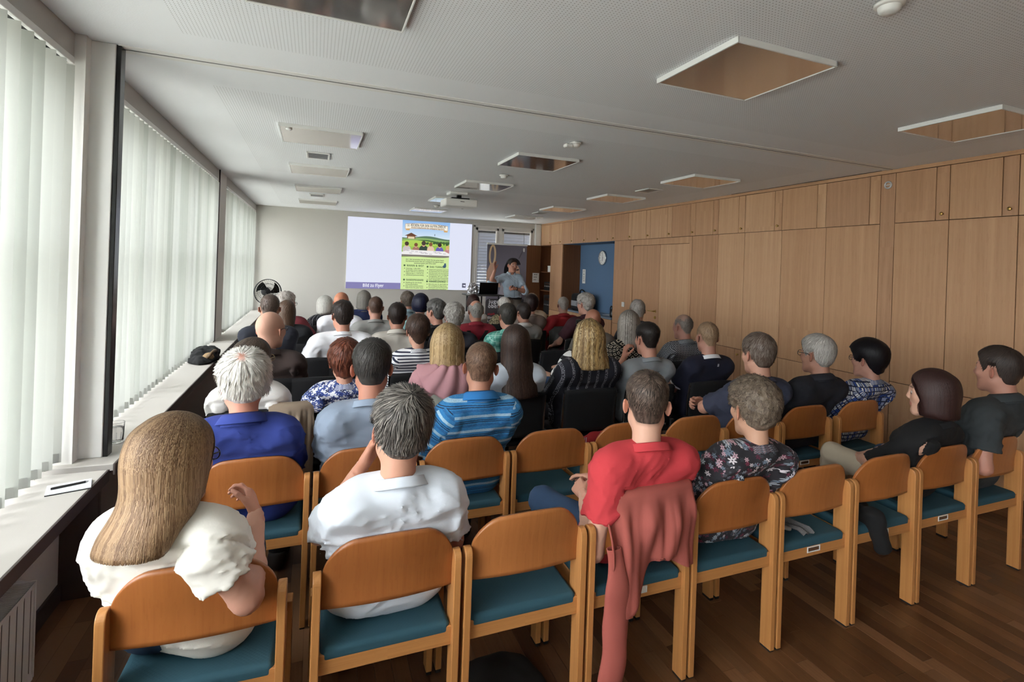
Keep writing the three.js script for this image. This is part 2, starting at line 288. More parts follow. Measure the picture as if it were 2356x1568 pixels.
// ---- right side: a wall of built-in cupboards in oak veneer, with a double door, a blue niche and an open cabinet
{
  const w = structure('wall_right', null);
  put('masonry', box(5.5, 5.7, 0, H, ZF, ZB), M.panelEdge, w);
  put('core', box(XR + 0.028, 5.5, 0, H, -8.306, ZB), M.panelEdge, w);
  put('core_over_niche', box(XR + 0.028, 5.5, 2.275, H, ZF, -8.306), M.panelEdge, w);
  put('core_end', box(XR + 0.028, 5.5, 0, 2.275, -11.08, -10.49), M.panelEdge, w);
  const R = rng(23); let cnt = 0;
  const veneer = (name, z0, z1, y0, y1, parent = w, x = XR) => {
    const g = uvMap(rbox(x, x + 0.022, y0 + 0.0028, y1 - 0.0028, z0 + 0.0028, z1 - 0.0028, 0.0015, 1), ((o, s) => (a, b, c) => [c * s + o, b / 2.4 + o])(R(), 0.9));
    return put(name, g, M.panel[Math.floor(R() * 4)], parent);
  };
  const knobGeo = new THREE.LatheGeometry([[0, 0], [0.008, 0], [0.007, 0.012], [0.014, 0.017], [0.0155, 0.024], [0.012, 0.03], [0, 0.031]].map((p) => new THREE.Vector2(...p)), 14).rotateZ(PI / 2);
  const knob = (parent, y, z) => { const k = put('knob', knobGeo, M.brass, parent); k.position.set(XR, y, z); };
  // a cupboard unit: wide door and narrow door with a knob, in a row between y0 and y1
  const unit = (d0, d1, y0, y1, up, knobbed = true, strip = 0.108) => {
    veneer('cupboard_door', -d1, -d0 - strip, y0, y1);
    const n = veneer('cupboard_door', -d0 - strip, -d0, y0, y1);
    if (knobbed) knob(n, up ? y0 + 0.055 : y1 - 0.065, -d0 - 0.05);
  };
  const Y0 = 0.085, Y1 = 0.777, Y2 = 2.266, Y3 = 2.742;
  const upper = [3.43, 4.017, 4.591, 5.165, 5.641, 6.11, 6.654, 7.215, 7.751, 8.298, 8.879, 9.424, 9.986, 10.54, 11.097, 11.7];
  for (let i = 0; i + 1 < upper.length; i++) unit(upper[i], upper[i + 1], Y2, Y3, true, i > 1);
  const nearB = [3.289, 2.829, 2.343]; while (nearB.at(-1) > -3.4) nearB.push(nearB.at(-1) - 0.487);
  for (let i = 0; i + 1 < nearB.length; i++) { unit(nearB[i + 1], nearB[i], Y2, Y3, true); veneer('wall_panel', -nearB[i], -nearB[i + 1], Y1, Y2); unit(nearB[i + 1], nearB[i], Y0, Y1, false, i > 0); }
  veneer('partition_panel', -3.43, -3.289, Y0, Y3);
  const lower = [3.43, 4.006, 4.583, 5.157, 5.632, 6.16];
  for (let i = 0; i + 1 < lower.length; i++) { veneer('wall_panel', -lower[i + 1], -lower[i], Y1, Y2); unit(lower[i], lower[i + 1], Y0, Y1, false); }
  veneer('wall_panel', -8.306, -7.745, Y1, Y2); veneer('wall_panel', -8.306, -7.745, Y0, Y1);
  veneer('wall_panel', -11.097, -10.478, Y1, Y2); veneer('wall_panel', -11.097, -10.478, Y0, Y1);
  put('cornice', uvMap(rbox(XR - 0.002, XR + 0.022, Y3 + 0.002, H, -11.7, ZB, 0.002), (a, b, c) => [b, c / 2]), M.panel[0], w);
  put('plinth', rbox(XR + 0.012, XR + 0.03, 0, Y0 - 0.002, -11.7, ZB, 0.002), M.panelEdge, w);
  const vent = put('round_vent', new THREE.TorusGeometry(0.03, 0.009, 10, 24).rotateY(PI / 2).translate(XR - 0.002, 2.635, -3.36), M.alu, w); put('vent_bar', box(XR - 0.006, XR, 2.63, 2.64, -3.388, -3.332), M.alu, vent);
  // double door in its veneered frame
  const d = structure('door_1', null);
  put('door_frame', merge([[-6.222, -6.162, 0, 2.262], [-7.743, -7.683, 0, 2.262], [-7.683, -6.222, 2.165, 2.262]].map(([a, b, y0, y1]) => uvMap(rbox(XR - 0.004, XR + 0.02, y0, y1, a, b, 0.003), (x, y, z) => [z, y / 2.4]))), M.panel[0], d);
  for (const [a, b] of [[-6.925, -6.228], [-7.677, -6.931]]) {
    const leaf = put('door_leaf', uvMap(rbox(XR + 0.006, XR + 0.03, 0.01, 2.16, a, b, 0.002), (x, y, z) => [z * 0.9 + a, y / 2.4]), M.panel[a < -7 ? 1 : 2], d);
    if (a < -7) {
      put('door_handle', merge([cyl(0.009, 0.009, 0.05, 0, 0, 0).rotateZ(PI / 2).translate(XR - 0.02, 1.10, -7.01), rod(V(XR - 0.045, 1.10, -7.01), V(XR - 0.045, 1.10, -7.14), 0.009), cyl(0.024, 0.024, 0.008, 0, 0, 0).rotateZ(PI / 2).translate(XR + 0.002, 1.10, -7.01)]), M.brass, leaf);
      put('door_lock', merge([cyl(0.024, 0.024, 0.012, 0, 0, 0).rotateZ(PI / 2).translate(XR, 1.0, -7.01), box(XR - 0.012, XR - 0.004, 0.985, 1.015, -7.014, -7.006)]), M.brass, leaf);
    }
  }
  const sw = tag(put('light_switch', rbox(XR - 0.012, XR, 1.095, 1.18, -7.985, -7.9, 0.004), M.white), 'white light switch on the oak panel left of the double door', 'switch'); put('rocker', rbox(XR - 0.016, XR - 0.01, 1.105, 1.17, -7.975, -7.91, 0.003), M.whiteMetal, sw);
  // niche
  const n = structure('niche', null);
  put('back_wall', box(5.485, 5.5, 0.86, 2.275, -10.478, -8.306), M.blue, n);
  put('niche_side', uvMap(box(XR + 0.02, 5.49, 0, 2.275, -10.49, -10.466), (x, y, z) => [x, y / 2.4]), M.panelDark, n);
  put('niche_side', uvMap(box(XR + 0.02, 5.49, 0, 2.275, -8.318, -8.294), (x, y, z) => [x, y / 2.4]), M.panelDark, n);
  put('niche_top', box(XR + 0.02, 5.49, 2.262, 2.275, -10.478, -8.306), M.blue, n);
  const ct = tag(put('worktop', uvMap(rbox(XR - 0.015, 5.485, 0.825, 0.86, -10.466, -8.318, 0.004), (x, y, z) => [x, z / 2]), std(0x6f7f90, 0.45)), 'grey blue worktop in the wall niche below the clock', 'worktop');
  const bc = thing('base_cabinet', 'low oak cabinet under the niche worktop below the clock', 'cabinet');
  put('carcass', box(XR + 0.025, 5.485, 0.08, 0.824, -10.464, -8.32), M.panelEdge, bc);
  for (const [a, b] of [[-8.84, -8.33], [-9.38, -8.84], [-9.92, -9.38], [-10.46, -9.92]]) { const dr = veneer('cabinet_door', a, b, 0.09, 0.82, bc); knob(dr, 0.75, a + 0.06); }
  // open cabinet at the end, door swung out across the end wall
  const oc = thing('open_cabinet', 'tall open oak cabinet beside the end window with shelves and devices', 'cabinet');
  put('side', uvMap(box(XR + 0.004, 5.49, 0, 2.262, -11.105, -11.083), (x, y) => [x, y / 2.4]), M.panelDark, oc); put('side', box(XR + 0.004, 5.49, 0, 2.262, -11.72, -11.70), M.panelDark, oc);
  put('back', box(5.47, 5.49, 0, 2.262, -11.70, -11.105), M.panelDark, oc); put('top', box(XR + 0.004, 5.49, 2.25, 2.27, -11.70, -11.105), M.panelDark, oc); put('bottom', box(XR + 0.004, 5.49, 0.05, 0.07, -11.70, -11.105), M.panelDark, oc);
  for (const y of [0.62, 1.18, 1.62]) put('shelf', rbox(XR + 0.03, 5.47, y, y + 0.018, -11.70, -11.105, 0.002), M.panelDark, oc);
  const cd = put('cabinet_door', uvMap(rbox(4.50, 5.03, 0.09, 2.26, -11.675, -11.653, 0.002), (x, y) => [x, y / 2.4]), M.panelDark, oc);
  put('knob', knobGeo.clone().rotateY(PI / 2), M.brass, cd).position.set(4.56, 2.2, -11.652);
}
// ---- wall behind the camera
structure('wall_back', box(-1.5, 5.7, 0, H, ZB, ZB + 0.15), M.plaster);
// ================================================================ ceiling fittings
{
  const names = { 0: 'left', 1.98: 'middle', 3.975: 'right' };
  const rowName = ['in the row nearest the camera', 'in the first row beyond the ceiling track', 'in the second row beyond the ceiling track', 'in the third row beyond the ceiling track', 'in the row nearest the end wall'];
  const fg = merge([rbox(-0.312, 0.312, -0.028, 0, -0.3, -0.291, 0.002), rbox(-0.312, 0.312, -0.028, 0, 0.291, 0.3, 0.002), rbox(-0.312, -0.303, -0.028, 0, -0.3, 0.3, 0.002), rbox(0.303, 0.312, -0.028, 0, -0.3, 0.3, 0.002)]);
  const pg = box(-0.304, 0.304, -0.0245, -0.001, -0.292, 0.292);
  [2.105, 4.8, 6.6, 8.37, 10.22].forEach((d, r) => Object.keys(names).forEach((x) => {
    const t = thing('ceiling_panel', 'square polished ceiling panel in a white frame, ' + names[x] + ' column, ' + rowName[r], 'ceiling panel', +x + 0.02, H, -d, 0, 'ceiling panels');
    put('frame', fg, M.whiteMetal, t); put('face', pg, M.mirrorPanel, t);
    if (x == 0 && r == 1) put('sensor', new THREE.SphereGeometry(0.025, 14, 8).scale(1, 0.5, 1).translate(-0.24, -0.03, 0.24), M.whiteMetal, t);
  }));
  const vents = [[0, 5.71, 'small grey ceiling vent between the first and second left panels'], [0, 9.2, 'small grey ceiling vent between the last two left panels'], [3.95, 5.71, 'small grey ceiling vent between the first two right panels'], [3.95, 9.25, 'small grey ceiling vent between the last two right panels']];
  for (const [x, d, l] of vents) {
    const t = thing('ceiling_vent', l, 'vent', x, H, -d);
    put('frame', merge([rbox(-0.11, 0.11, -0.014, 0, -0.16, -0.14), rbox(-0.11, 0.11, -0.014, 0, 0.14, 0.16), rbox(-0.11, -0.09, -0.014, 0, -0.16, 0.16), rbox(0.09, 0.11, -0.014, 0, -0.16, 0.16)]), M.white, t);
    for (let k = 0; k < 9; k++) put('slat', box(-0.09, 0.09, -0.01, -0.007, -0.012, 0.012).rotateX(0.5).translate(0, 0, -0.124 + k * 0.031), M.alu, t);
    put('duct', box(-0.092, 0.092, -0.002, -0.001, -0.142, 0.142), M.black, t);
  }
  const det = [[1.97, 3.92, 'white ceiling detector with side arm just beyond the track'], [1.975, 5.72, 'white domed ceiling detector between two middle panels'], [1.98, 1.34, 'white domed ceiling detector at the top edge above the room'], [1.98, 9.36, 'white ceiling detector behind the projector']];
  det.forEach(([x, d, l], i) => {
    const t = thing('smoke_detector', l, 'detector', x, H, -d);
    put('base', new THREE.LatheGeometry([[0, 0], [0.052, 0], [0.052, -0.012], [0.046, -0.018], [0, -0.018]].map((p) => new THREE.Vector2(...p)), 24), M.white, t);
    put('dome', new THREE.LatheGeometry([[0.04, -0.016], [0.036, -0.034], [0.024, -0.043], [0, -0.045]].map((p) => new THREE.Vector2(...p)), 24), M.white, t);
    if (!i) put('arm', rbox(-0.1, -0.03, -0.05, -0.02, -0.03, 0.03, 0.012), M.white, t);
  });
}
// ---- projector
{
  const t = thing('projector', 'white ceiling projector hanging in front of the middle panels', 'projector', 1.91, 0, -7.5);
  put('housing', rbox(-0.235, 0.235, 2.565, 2.672, -0.17, 0.17, 0.02, 4), M.white, t);
  put('lens_ring', new THREE.TorusGeometry(0.045, 0.012, 10, 28).translate(0.1, 2.62, -0.172), M.black, t);
  put('lens', new THREE.SphereGeometry(0.04, 20, 12).scale(1, 1, 0.35).translate(0.1, 2.62, -0.17), M.blackGloss, t);
  put('logo', rbox(-0.02, 0.04, 2.628, 2.636, 0.169, 0.1712, 0.001), M.black, t);
  put('bracket', merge([rbox(-0.13, 0.13, 2.674, 2.694, -0.09, 0.11, 0.004), rbox(-0.03, 0.03, 2.69, 2.745, -0.03, 0.03, 0.004)]), M.black, t);
  put('ceiling_box', rbox(-0.16, 0.1, 2.74, H, -0.12, 0.12, 0.012), M.white, t);
  for (let k = 0; k < 6; k++) put('vent_slit', box(0.2355, 0.2365, 2.585, 2.65, -0.1 + k * 0.03, -0.088 + k * 0.03), M.black, t);
}
// ---- the projected picture on the end wall
{
  const SX0 = 0.617, SX1 = 3.315, SY0 = 1.157, SY1 = 2.67, W = 2048, Hh = Math.round(2048 * (SY1 - SY0) / (SX1 - SX0));
  const slide = cv(W, Hh, (c, w, h) => {
    const X = (m) => (m - SX0) / (SX1 - SX0) * w, Y = (m) => (SY1 - m) / (SY1 - SY0) * h;
    c.fillStyle = '#e4e8fb'; c.fillRect(0, 0, w, h);
    c.fillStyle = '#8580b4'; c.fillRect(0, Y(1.293), X(1.745), h);
    c.fillStyle = '#f4f4ff'; c.font = 'bold 74px sans-serif'; c.textBaseline = 'middle'; c.fillText('Bild zu Flyer', X(0.955), Y(1.228), X(1.39) - X(0.955));
    c.fillStyle = '#4d4f66'; c.fillRect(X(3.125), Y(1.315), X(3.21) - X(3.125), Y(1.215) - Y(1.315));
    c.fillStyle = '#eef'; c.beginPath(); c.moveTo(X(3.15), Y(1.29)); c.lineTo(X(3.15), Y(1.24)); c.lineTo(X(3.165), Y(1.265)); c.fill(); c.beginPath(); c.arc(X(3.182), Y(1.262), 14, 0, 7); c.fill();
    // flyer
    const fx = X(1.747), fw = X(2.80) - fx, fh = h; c.save(); c.translate(fx, 0); c.beginPath(); c.rect(0, 0, fw, fh); c.clip();
    const S = (k) => k * fw, T = (k) => k * fh;
    let g = c.createLinearGradient(0, 0, 0, T(0.25)); g.addColorStop(0, '#8fbcf0'); g.addColorStop(1, '#dcecfb'); c.fillStyle = g; c.fillRect(0, 0, fw, T(0.3));
    const hill = (col, y0, a, f, p) => { c.fillStyle = col; c.beginPath(); c.moveTo(0, T(0.6)); for (let i = 0; i <= 40; i++) c.lineTo(S(i / 40), T(y0 + a * sin(i / 40 * f + p))); c.lineTo(S(1), T(0.6)); c.fill(); };
    hill('#5d7d62', 0.235, 0.018, 7, 1); hill('#8fb56a', 0.262, 0.014, 5, 2.6); hill('#466b3c', 0.285, 0.012, 9, 0.4); hill('#b4d65c', 0.305, 0.02, 4, 3.6); hill('#9cc650', 0.36, 0.02, 5, 0.2);
    c.fillStyle = '#3f5f34'; for (let i = 0; i < 26; i++) { c.beginPath(); c.arc(S(0.45 + 0.55 * ((i * 0.377) % 1)), T(0.30 + 0.03 * ((i * 0.61) % 1)), S(0.014 + 0.016 * ((i * 0.23) % 1)), 0, 7); c.fill(); }
    c.fillStyle = '#8c5f42'; c.fillRect(S(0.1), T(0.215), S(0.17), T(0.05)); c.fillStyle = '#e8d6b6'; c.fillRect(S(0.12), T(0.235), S(0.13), T(0.03));
    c.fillStyle = '#6b4632'; c.beginPath(); c.moveTo(S(0.05), T(0.225)); c.lineTo(S(0.185), T(0.178)); c.lineTo(S(0.32), T(0.225)); c.fill();
    c.fillStyle = '#55646e'; c.fillRect(S(0.672), T(0.18), S(0.012), T(0.03));
    const kid = (x, y, s, hair, top) => { c.fillStyle = top; c.beginPath(); c.ellipse(S(x), T(y + 0.075 * s), S(0.085 * s), T(0.06 * s), 0, 0, 7); c.fill(); c.fillStyle = '#e3b292'; c.beginPath(); c.ellipse(S(x), T(y), S(0.035 * s), T(0.035 * s), 0, 0, 7); c.fill(); c.fillStyle = hair; c.beginPath(); c.ellipse(S(x), T(y - 0.012 * s), S(0.042 * s), T(0.03 * s), 0, 0, 7); c.fill(); };
    kid(0.1, 0.35, 1, '#43302a', '#cfc6c8'); kid(0.29, 0.36, 0.9, '#7b4d34', '#a97b68'); kid(0.45, 0.335, 1.1, '#4b3f38', '#33453b'); kid(0.6, 0.345, 0.9, '#8a5d3d', '#e8c7ac'); kid(0.79, 0.35, 1, '#3a2c29', '#6a62b4'); kid(0.96, 0.38, 0.9, '#d8b06a', '#c48a8a');
    c.fillStyle = '#f3f1f0'; c.beginPath(); c.moveTo(0, T(0.46)); c.lineTo(S(0.15), T(0.425)); c.lineTo(S(0.9), T(0.43)); c.lineTo(S(1), T(0.46)); c.lineTo(S(1), T(0.5)); c.lineTo(0, T(0.5)); c.fill();
    c.fillStyle = '#b9b2bb'; for (let i = 0; i < 14; i++) c.fillRect(S(0.1 + 0.8 * ((i * 0.37) % 1)), T(0.435 + 0.04 * ((i * 0.71) % 1)), S(0.06), T(0.008));
    c.fillStyle = '#7f7a70'; c.fillRect(0, T(0.495), S(1), T(0.03));
    c.fillStyle = '#d3ec9f'; c.beginPath(); c.moveTo(0, T(0.535)); c.quadraticCurveTo(S(0.25), T(0.515), S(0.5), T(0.525)); c.quadraticCurveTo(S(0.8), T(0.54), S(1), T(0.515)); c.lineTo(S(1), T(1)); c.lineTo(0, T(1)); c.fill();
    // scroll with the title
    c.fillStyle = '#d9ab6c'; c.fillRect(S(0.07), T(0.09), S(0.08), T(0.055)); c.fillRect(S(0.87), T(0.09), S(0.08), T(0.055));
    c.fillStyle = '#fdf6e6'; c.strokeStyle = '#d5a566'; c.lineWidth = 6; c.beginPath(); c.moveTo(S(0.06), T(0.055)); c.quadraticCurveTo(S(0.5), T(0.02), S(0.95), T(0.055)); c.lineTo(S(0.95), T(0.125)); c.quadraticCurveTo(S(0.5), T(0.095), S(0.06), T(0.125)); c.closePath(); c.fill(); c.stroke();
    c.fillStyle = '#3b3a36'; c.strokeStyle = '#3b3a36'; c.lineWidth = 3; c.beginPath(); c.arc(S(0.12), T(0.072), S(0.028), 0, 7); c.stroke(); c.beginPath(); c.arc(S(0.12), T(0.072), S(0.01), 0, 7); c.fill();
    c.textAlign = 'center'; c.font = 'bold 58px sans-serif'; c.fillText('KICKEN FÜR DEN GUTEN ZWECK!', S(0.54), T(0.066), S(0.74));
    c.font = 'bold 36px sans-serif'; c.fillStyle = '#7b5534'; c.fillText('Benefiz-Fußballturnier der Landjugend Hagenberg', S(0.53), T(0.1), S(0.7));
    c.fillStyle = '#39473a'; c.font = 'bold 27px sans-serif';
    ['Am 1. Mai veranstalten wir das Turnier für den guten Zweck', 'Der Reinerlös kommt über die Landjugend der Jugend zugute', 'Gemeinsam spielen. Jeder Schuss zählt!'].forEach((s, i) => c.fillText(s, S(0.49), T(0.565 + i * 0.026), S(i < 2 ? 0.8 : 0.46)));
    c.textAlign = 'left';
    const block = (x, y, head, lines, wid) => { c.font = 'bold 44px sans-serif'; c.fillStyle = '#44603f'; c.fillText(head, S(x + 0.06), T(y), S(0.36)); c.fillRect(S(x), T(y - 0.013), S(0.035), T(0.024)); c.font = 'bold 24px sans-serif'; c.fillStyle = '#3d4b3c'; lines.forEach((s, i) => { c.fillText(s, S(x + 0.05), T(y + 0.04 + i * 0.0245), S(wid)); if (i % 2 === 0) { c.beginPath(); c.arc(S(x + 0.02), T(y + 0.04 + i * 0.0245), 7, 0, 7); c.fill(); } }); };
    block(0.05, 0.655, 'WANN & WO?', ['Samstag, 1. Mai 2025', 'Am Sportplatz, direkt in Hagenberg', 'Beginn: 10:00 Uhr (Turnierstart)', 'Siegerehrung: ca. 17:00 Uhr mit', 'anschließendem gemeinsamen Ausklang'], 0.37);
    block(0.53, 0.665, 'DAS TURNIER', ['Gespielt wird in gemischten Teams (5+1)', 'Bei Schlechtwetter wird in der Halle gespielt', 'Jede Mannschaft stellt eine Person als', 'Schiedsrichter zur Verfügung', 'Startgebühr: 50 € pro Team', 'Der gesamte Betrag wird gespendet', 'Preise: Wanderpokal und Sachpreise', 'Für Speis und Trank ist bestens gesorgt'], 0.42);
    block(0.05, 0.862, 'RAHMENPROGRAMM', ['Hüpfburg für die Kinder', 'Torwandschießen', 'Musik, Tombola und Kinderschminken', 'Tolle Preise für jedes Team'], 0.37);
    block(0.53, 0.88, 'ANMELDUNG', ['Bitte bis zum 15. April 2025 an', 'die Landjugend Hagenberg', 'Teamname und Kontaktperson', 'Anmeldeschluss beachten!'], 0.42);
    c.fillStyle = '#3c5a76'; c.beginPath(); c.arc(S(0.92), T(0.62), S(0.022), 0, 7); c.fill(); c.beginPath(); c.ellipse(S(0.91), T(0.65), S(0.04), T(0.02), -0.5, 0, 7); c.fill();
    c.restore();
  });
  const st = texOf(slide); st.wrapS = st.wrapT = THREE.ClampToEdgeWrapping;
  const sc = thing('projection_screen', 'bright projected slide with a green flyer on the end wall', 'projection');
  const face = new THREE.PlaneGeometry(SX1 - SX0, SY1 - SY0).translate((SX0 + SX1) / 2, (SY0 + SY1) / 2, ZF + 0.0165);
  put('board', box(SX0 - 0.004, SX1 + 0.004, SY0 - 0.004, SY1 + 0.004, ZF + 0.002, ZF + 0.016), M.white, sc);
  put('picture', face, std(0x222222, 0.9, { emissive: 0xffffff, emissiveMap: st, emissiveIntensity: 0.95 }), sc);
  const l = new THREE.RectAreaLight(0xdfe4ff, 0.25, SX1 - SX0, SY1 - SY0); l.position.set((SX0 + SX1) / 2, (SY0 + SY1) / 2, ZF + 0.03); l.rotation.y = PI; l.name = 'projection_light'; scene.add(l);
}
// ---- roll-up banner
{
  const W = 0.893, y0 = 0.08, y1 = 2.19;
  const pic = cv(512, 1210, (c, w, h) => {
    let g = c.createLinearGradient(0, 0, w, h); g.addColorStop(0, '#67626f'); g.addColorStop(0.4, '#8a8593'); g.addColorStop(1, '#6c6772'); c.fillStyle = g; c.fillRect(0, 0, w, h);
    c.strokeStyle = '#e0c49c'; c.lineWidth = 24; c.beginPath(); c.ellipse(68, 130, 34, 118, 0.02, 0, 7); c.stroke(); c.strokeStyle = '#4c3b33'; c.lineWidth = 5; c.beginPath(); c.ellipse(56, 130, 36, 122, 0.02, 1.4, 4.6); c.stroke();
    c.fillStyle = '#d8ae94'; c.beginPath(); c.ellipse(70, 250, 30, 26, 0, 0, 7); c.fill(); c.beginPath(); c.moveTo(40, 240); c.lineTo(95, 250); c.lineTo(70, 420); c.lineTo(0, 430); c.lineTo(0, 340); c.fill(); c.beginPath(); c.moveTo(0, 430); c.lineTo(150, 440); c.lineTo(190, 520); c.lineTo(0, 510); c.fill();
    c.fillStyle = '#17141a'; c.beginPath(); c.ellipse(310, 310, 90, 130, 0.1, 0, 7); c.fill(); c.beginPath(); c.moveTo(240, 330); c.lineTo(150, 430); c.lineTo(300, 440); c.fill();
    c.fillStyle = '#d9b09a'; c.beginPath(); c.ellipse(368, 330, 58, 92, 0, 0, 7); c.fill(); c.beginPath(); c.moveTo(415, 320); c.lineTo(440, 352); c.lineTo(415, 362); c.fill(); c.fillStyle = '#2e2328'; c.beginPath(); c.ellipse(398, 300, 20, 8, -0.2, 0, 7); c.fill(); c.fillStyle = '#8e3f43'; c.beginPath(); c.ellipse(402, 384, 18, 8, 0, 0, 7); c.fill();
    c.fillStyle = '#17141a'; c.beginPath(); c.arc(340, 250, 96, PI * 1.05, PI * 1.95); c.lineTo(400, 240); c.lineTo(280, 250); c.fill();
    c.fillStyle = '#bfb9c4'; c.beginPath(); c.moveTo(200, 440); c.lineTo(400, 440); c.lineTo(460, 640); c.lineTo(150, 640); c.fill();
    c.strokeStyle = '#5f5a66'; c.lineWidth = 14; c.beginPath(); c.moveTo(410, 160); c.lineTo(460, 60); c.stroke(); c.fillStyle = '#eee'; c.fillRect(462, 30, 22, 44);
    c.fillStyle = '#4a474b'; c.beginPath(); c.roundRect ? c.roundRect(0, 660, 512, 550, 46) : c.rect(0, 660, 512, 550); c.fill(); c.fillRect(0, 760, 512, 450);
    c.fillStyle = '#ffffff'; c.font = 'bold 64px sans-serif'; c.fillText('jugend', 40, 716, 330); c.fillText('oberösterreich', 32, 772, 450);
    c.fillStyle = '#c8202f'; c.font = 'bold 38px sans-serif'; c.fillText('stark', 30, 858); c.fillStyle = '#fff'; c.fillText('Eine Chance fürs', 30, 902); c.fillText('Land. für uns.', 30, 942);
  });
  const t = thing('roll_up_banner', 'tall roll-up banner showing a woman with a ring behind the speaker', 'banner', 3.80, 0, -10.62, -0.02);
  put('print', sheet((u, v) => [(u - 0.5) * W, lerp(y0, y1, v), 0.006 * sin(v * 3)], 2, 12, 0.002), std(0xffffff, 0.6, { map: texOf(pic) }), t);
  put('top_rail', rbox(-W / 2 - 0.01, W / 2 + 0.01, y1 - 0.005, y1 + 0.03, -0.012, 0.016, 0.006), M.white, t);
  put('cassette', rbox(-W / 2 - 0.02, W / 2 + 0.02, 0.0, 0.09, -0.09, 0.05, 0.03, 4), M.alu, t);
  put('pole', rod(V(0, 0.05, -0.03), V(0, y1, -0.012), 0.008), M.alu, t);
}
// ---- high table with laptop
{
  const t = thing('high_table', 'black high table with a laptop on it, below the slide corner', 'table', 3.08, 0, -9.95);
  put('table_top', rbox(-0.36, 0.36, 1.145, 1.17, -0.25, 0.25, 0.01), std(0x3a3836, 0.5), t);
  for (const [a, b] of [[-0.28, -0.18], [0.03, -0.18], [-0.28, 0.18], [0.28, 0.18]]) put('leg', rod(V(a, 0, b), V(a * 0.96, 1.15, b * 0.96), 0.016), M.black, t);
  put('brace', merge([rod(V(-0.28, 0.3, -0.18), V(-0.28, 0.3, 0.18), 0.011), rod(V(-0.28, 0.3, 0.18), V(0.28, 0.3, 0.18), 0.011)]), M.black, t);
  const l = thing('laptop', 'open black laptop seen from behind on the high table', 'laptop', 3.175, 1.17, -9.9);
  put('keyboard_base', rbox(-0.19, 0.19, 0.001, 0.019, -0.26, 0.0, 0.006), M.black, l);
  put('lid', rbox(-0.19, 0.19, 0.0, 0.225, -0.006, 0.006, 0.005).rotateX(0.2).translate(0, 0.014, 0), M.blackGloss, l);
  const bag = thing('crumpled_bag', 'crumpled clear plastic bag left of the laptop on the high table', 'bag', 2.87, 1.17, -9.95);
  const g = new THREE.IcosahedronGeometry(0.1, 6), p = g.attributes.position;
  for (let i = 0; i < p.count; i++) { const v = V(p.getX(i), p.getY(i), p.getZ(i)).normalize(), r = 0.09 * (1 + 1.1 * abs(noise(v.x * 2.4, v.y * 2.4, v.z * 2.4)) - 0.7 * abs(noise(v.x * 5, v.y * 5, v.z * 5))); p.setXYZ(i, v.x * r, max(0, 0.09 + v.y * r * 1.15), v.z * r * 0.8); }
  g.computeVertexNormals(); put('film', g, phys(0xd8d8dc, 0.2, { metalness: 0.7, clearcoat: 1, flatShading: true }), bag);
  tag(put('loose_sheet', sheet((u, v) => [2.72 + u * 0.15, 1.1715 + 0.006 * sin(u * 5), -9.78 + v * 0.2 - 0.1], 6, 4, 0.001), M.paper), 'white sheet of paper hanging over the left edge of the high table', 'paper');
}
// ---- stand fan
{
  const t = thing('stand_fan', 'dark stand fan with round cage by the far window corner', 'fan', -0.74, 0, -10.3, 0.35);
  const y = 1.14, cage = [];
  for (const r of [0.22, 0.15, 0.08]) for (const z of [0.055, -0.055]) cage.push(new THREE.TorusGeometry(r * (r > 0.2 ? 1 : 0.98), r > 0.2 ? 0.006 : 0.0025, 6, 48).translate(0, y, z * (r > 0.2 ? 0.25 : 1)));
  for (let i = 0; i < 40; i++) { const a = i / 40 * 2 * PI; for (const z of [0.055, -0.055]) cage.push(tube([V(cos(a) * 0.04, y + sin(a) * 0.04, z * 1.1), V(cos(a) * 0.14, y + sin(a) * 0.14, z), V(cos(a) * 0.22, y + sin(a) * 0.22, z * 0.2)], 0.0016, 6, 4)); }
  put('cage', merge(cage), M.black, t);
  for (let k = 0; k < 3; k++) put('blade', sheet((u, v) => { const r = 0.03 + u * 0.165, a = (v - 0.5) * (0.75 + 0.35 * u) + k * 2 * PI / 3 + 0.5 * u; return [cos(a) * r, y + sin(a) * r, (v - 0.5) * 0.035]; }, 6, 5, 0.003), M.blackGloss, t);
  put('hub', cyl(0.042, 0.042, 0.05, 0, 0, 0).rotateX(PI / 2).translate(0, y, 0), M.black, t);
  put('motor', new THREE.SphereGeometry(0.075, 18, 12).scale(1, 1, 1.25).translate(0, y, -0.13), M.black, t);
  put('pole', merge([rod(V(0, 0.03, -0.13), V(0, y - 0.06, -0.13), 0.013), rod(V(0, 0.03, -0.13), V(0, 0.6, -0.13), 0.019)]), M.black, t);
  put('base', new THREE.LatheGeometry([[0, 0.0], [0.21, 0.0], [0.21, 0.014], [0.16, 0.03], [0.03, 0.05], [0, 0.05]].map((q) => new THREE.Vector2(...q)), 32).translate(0, 0, -0.13), M.black, t);
}
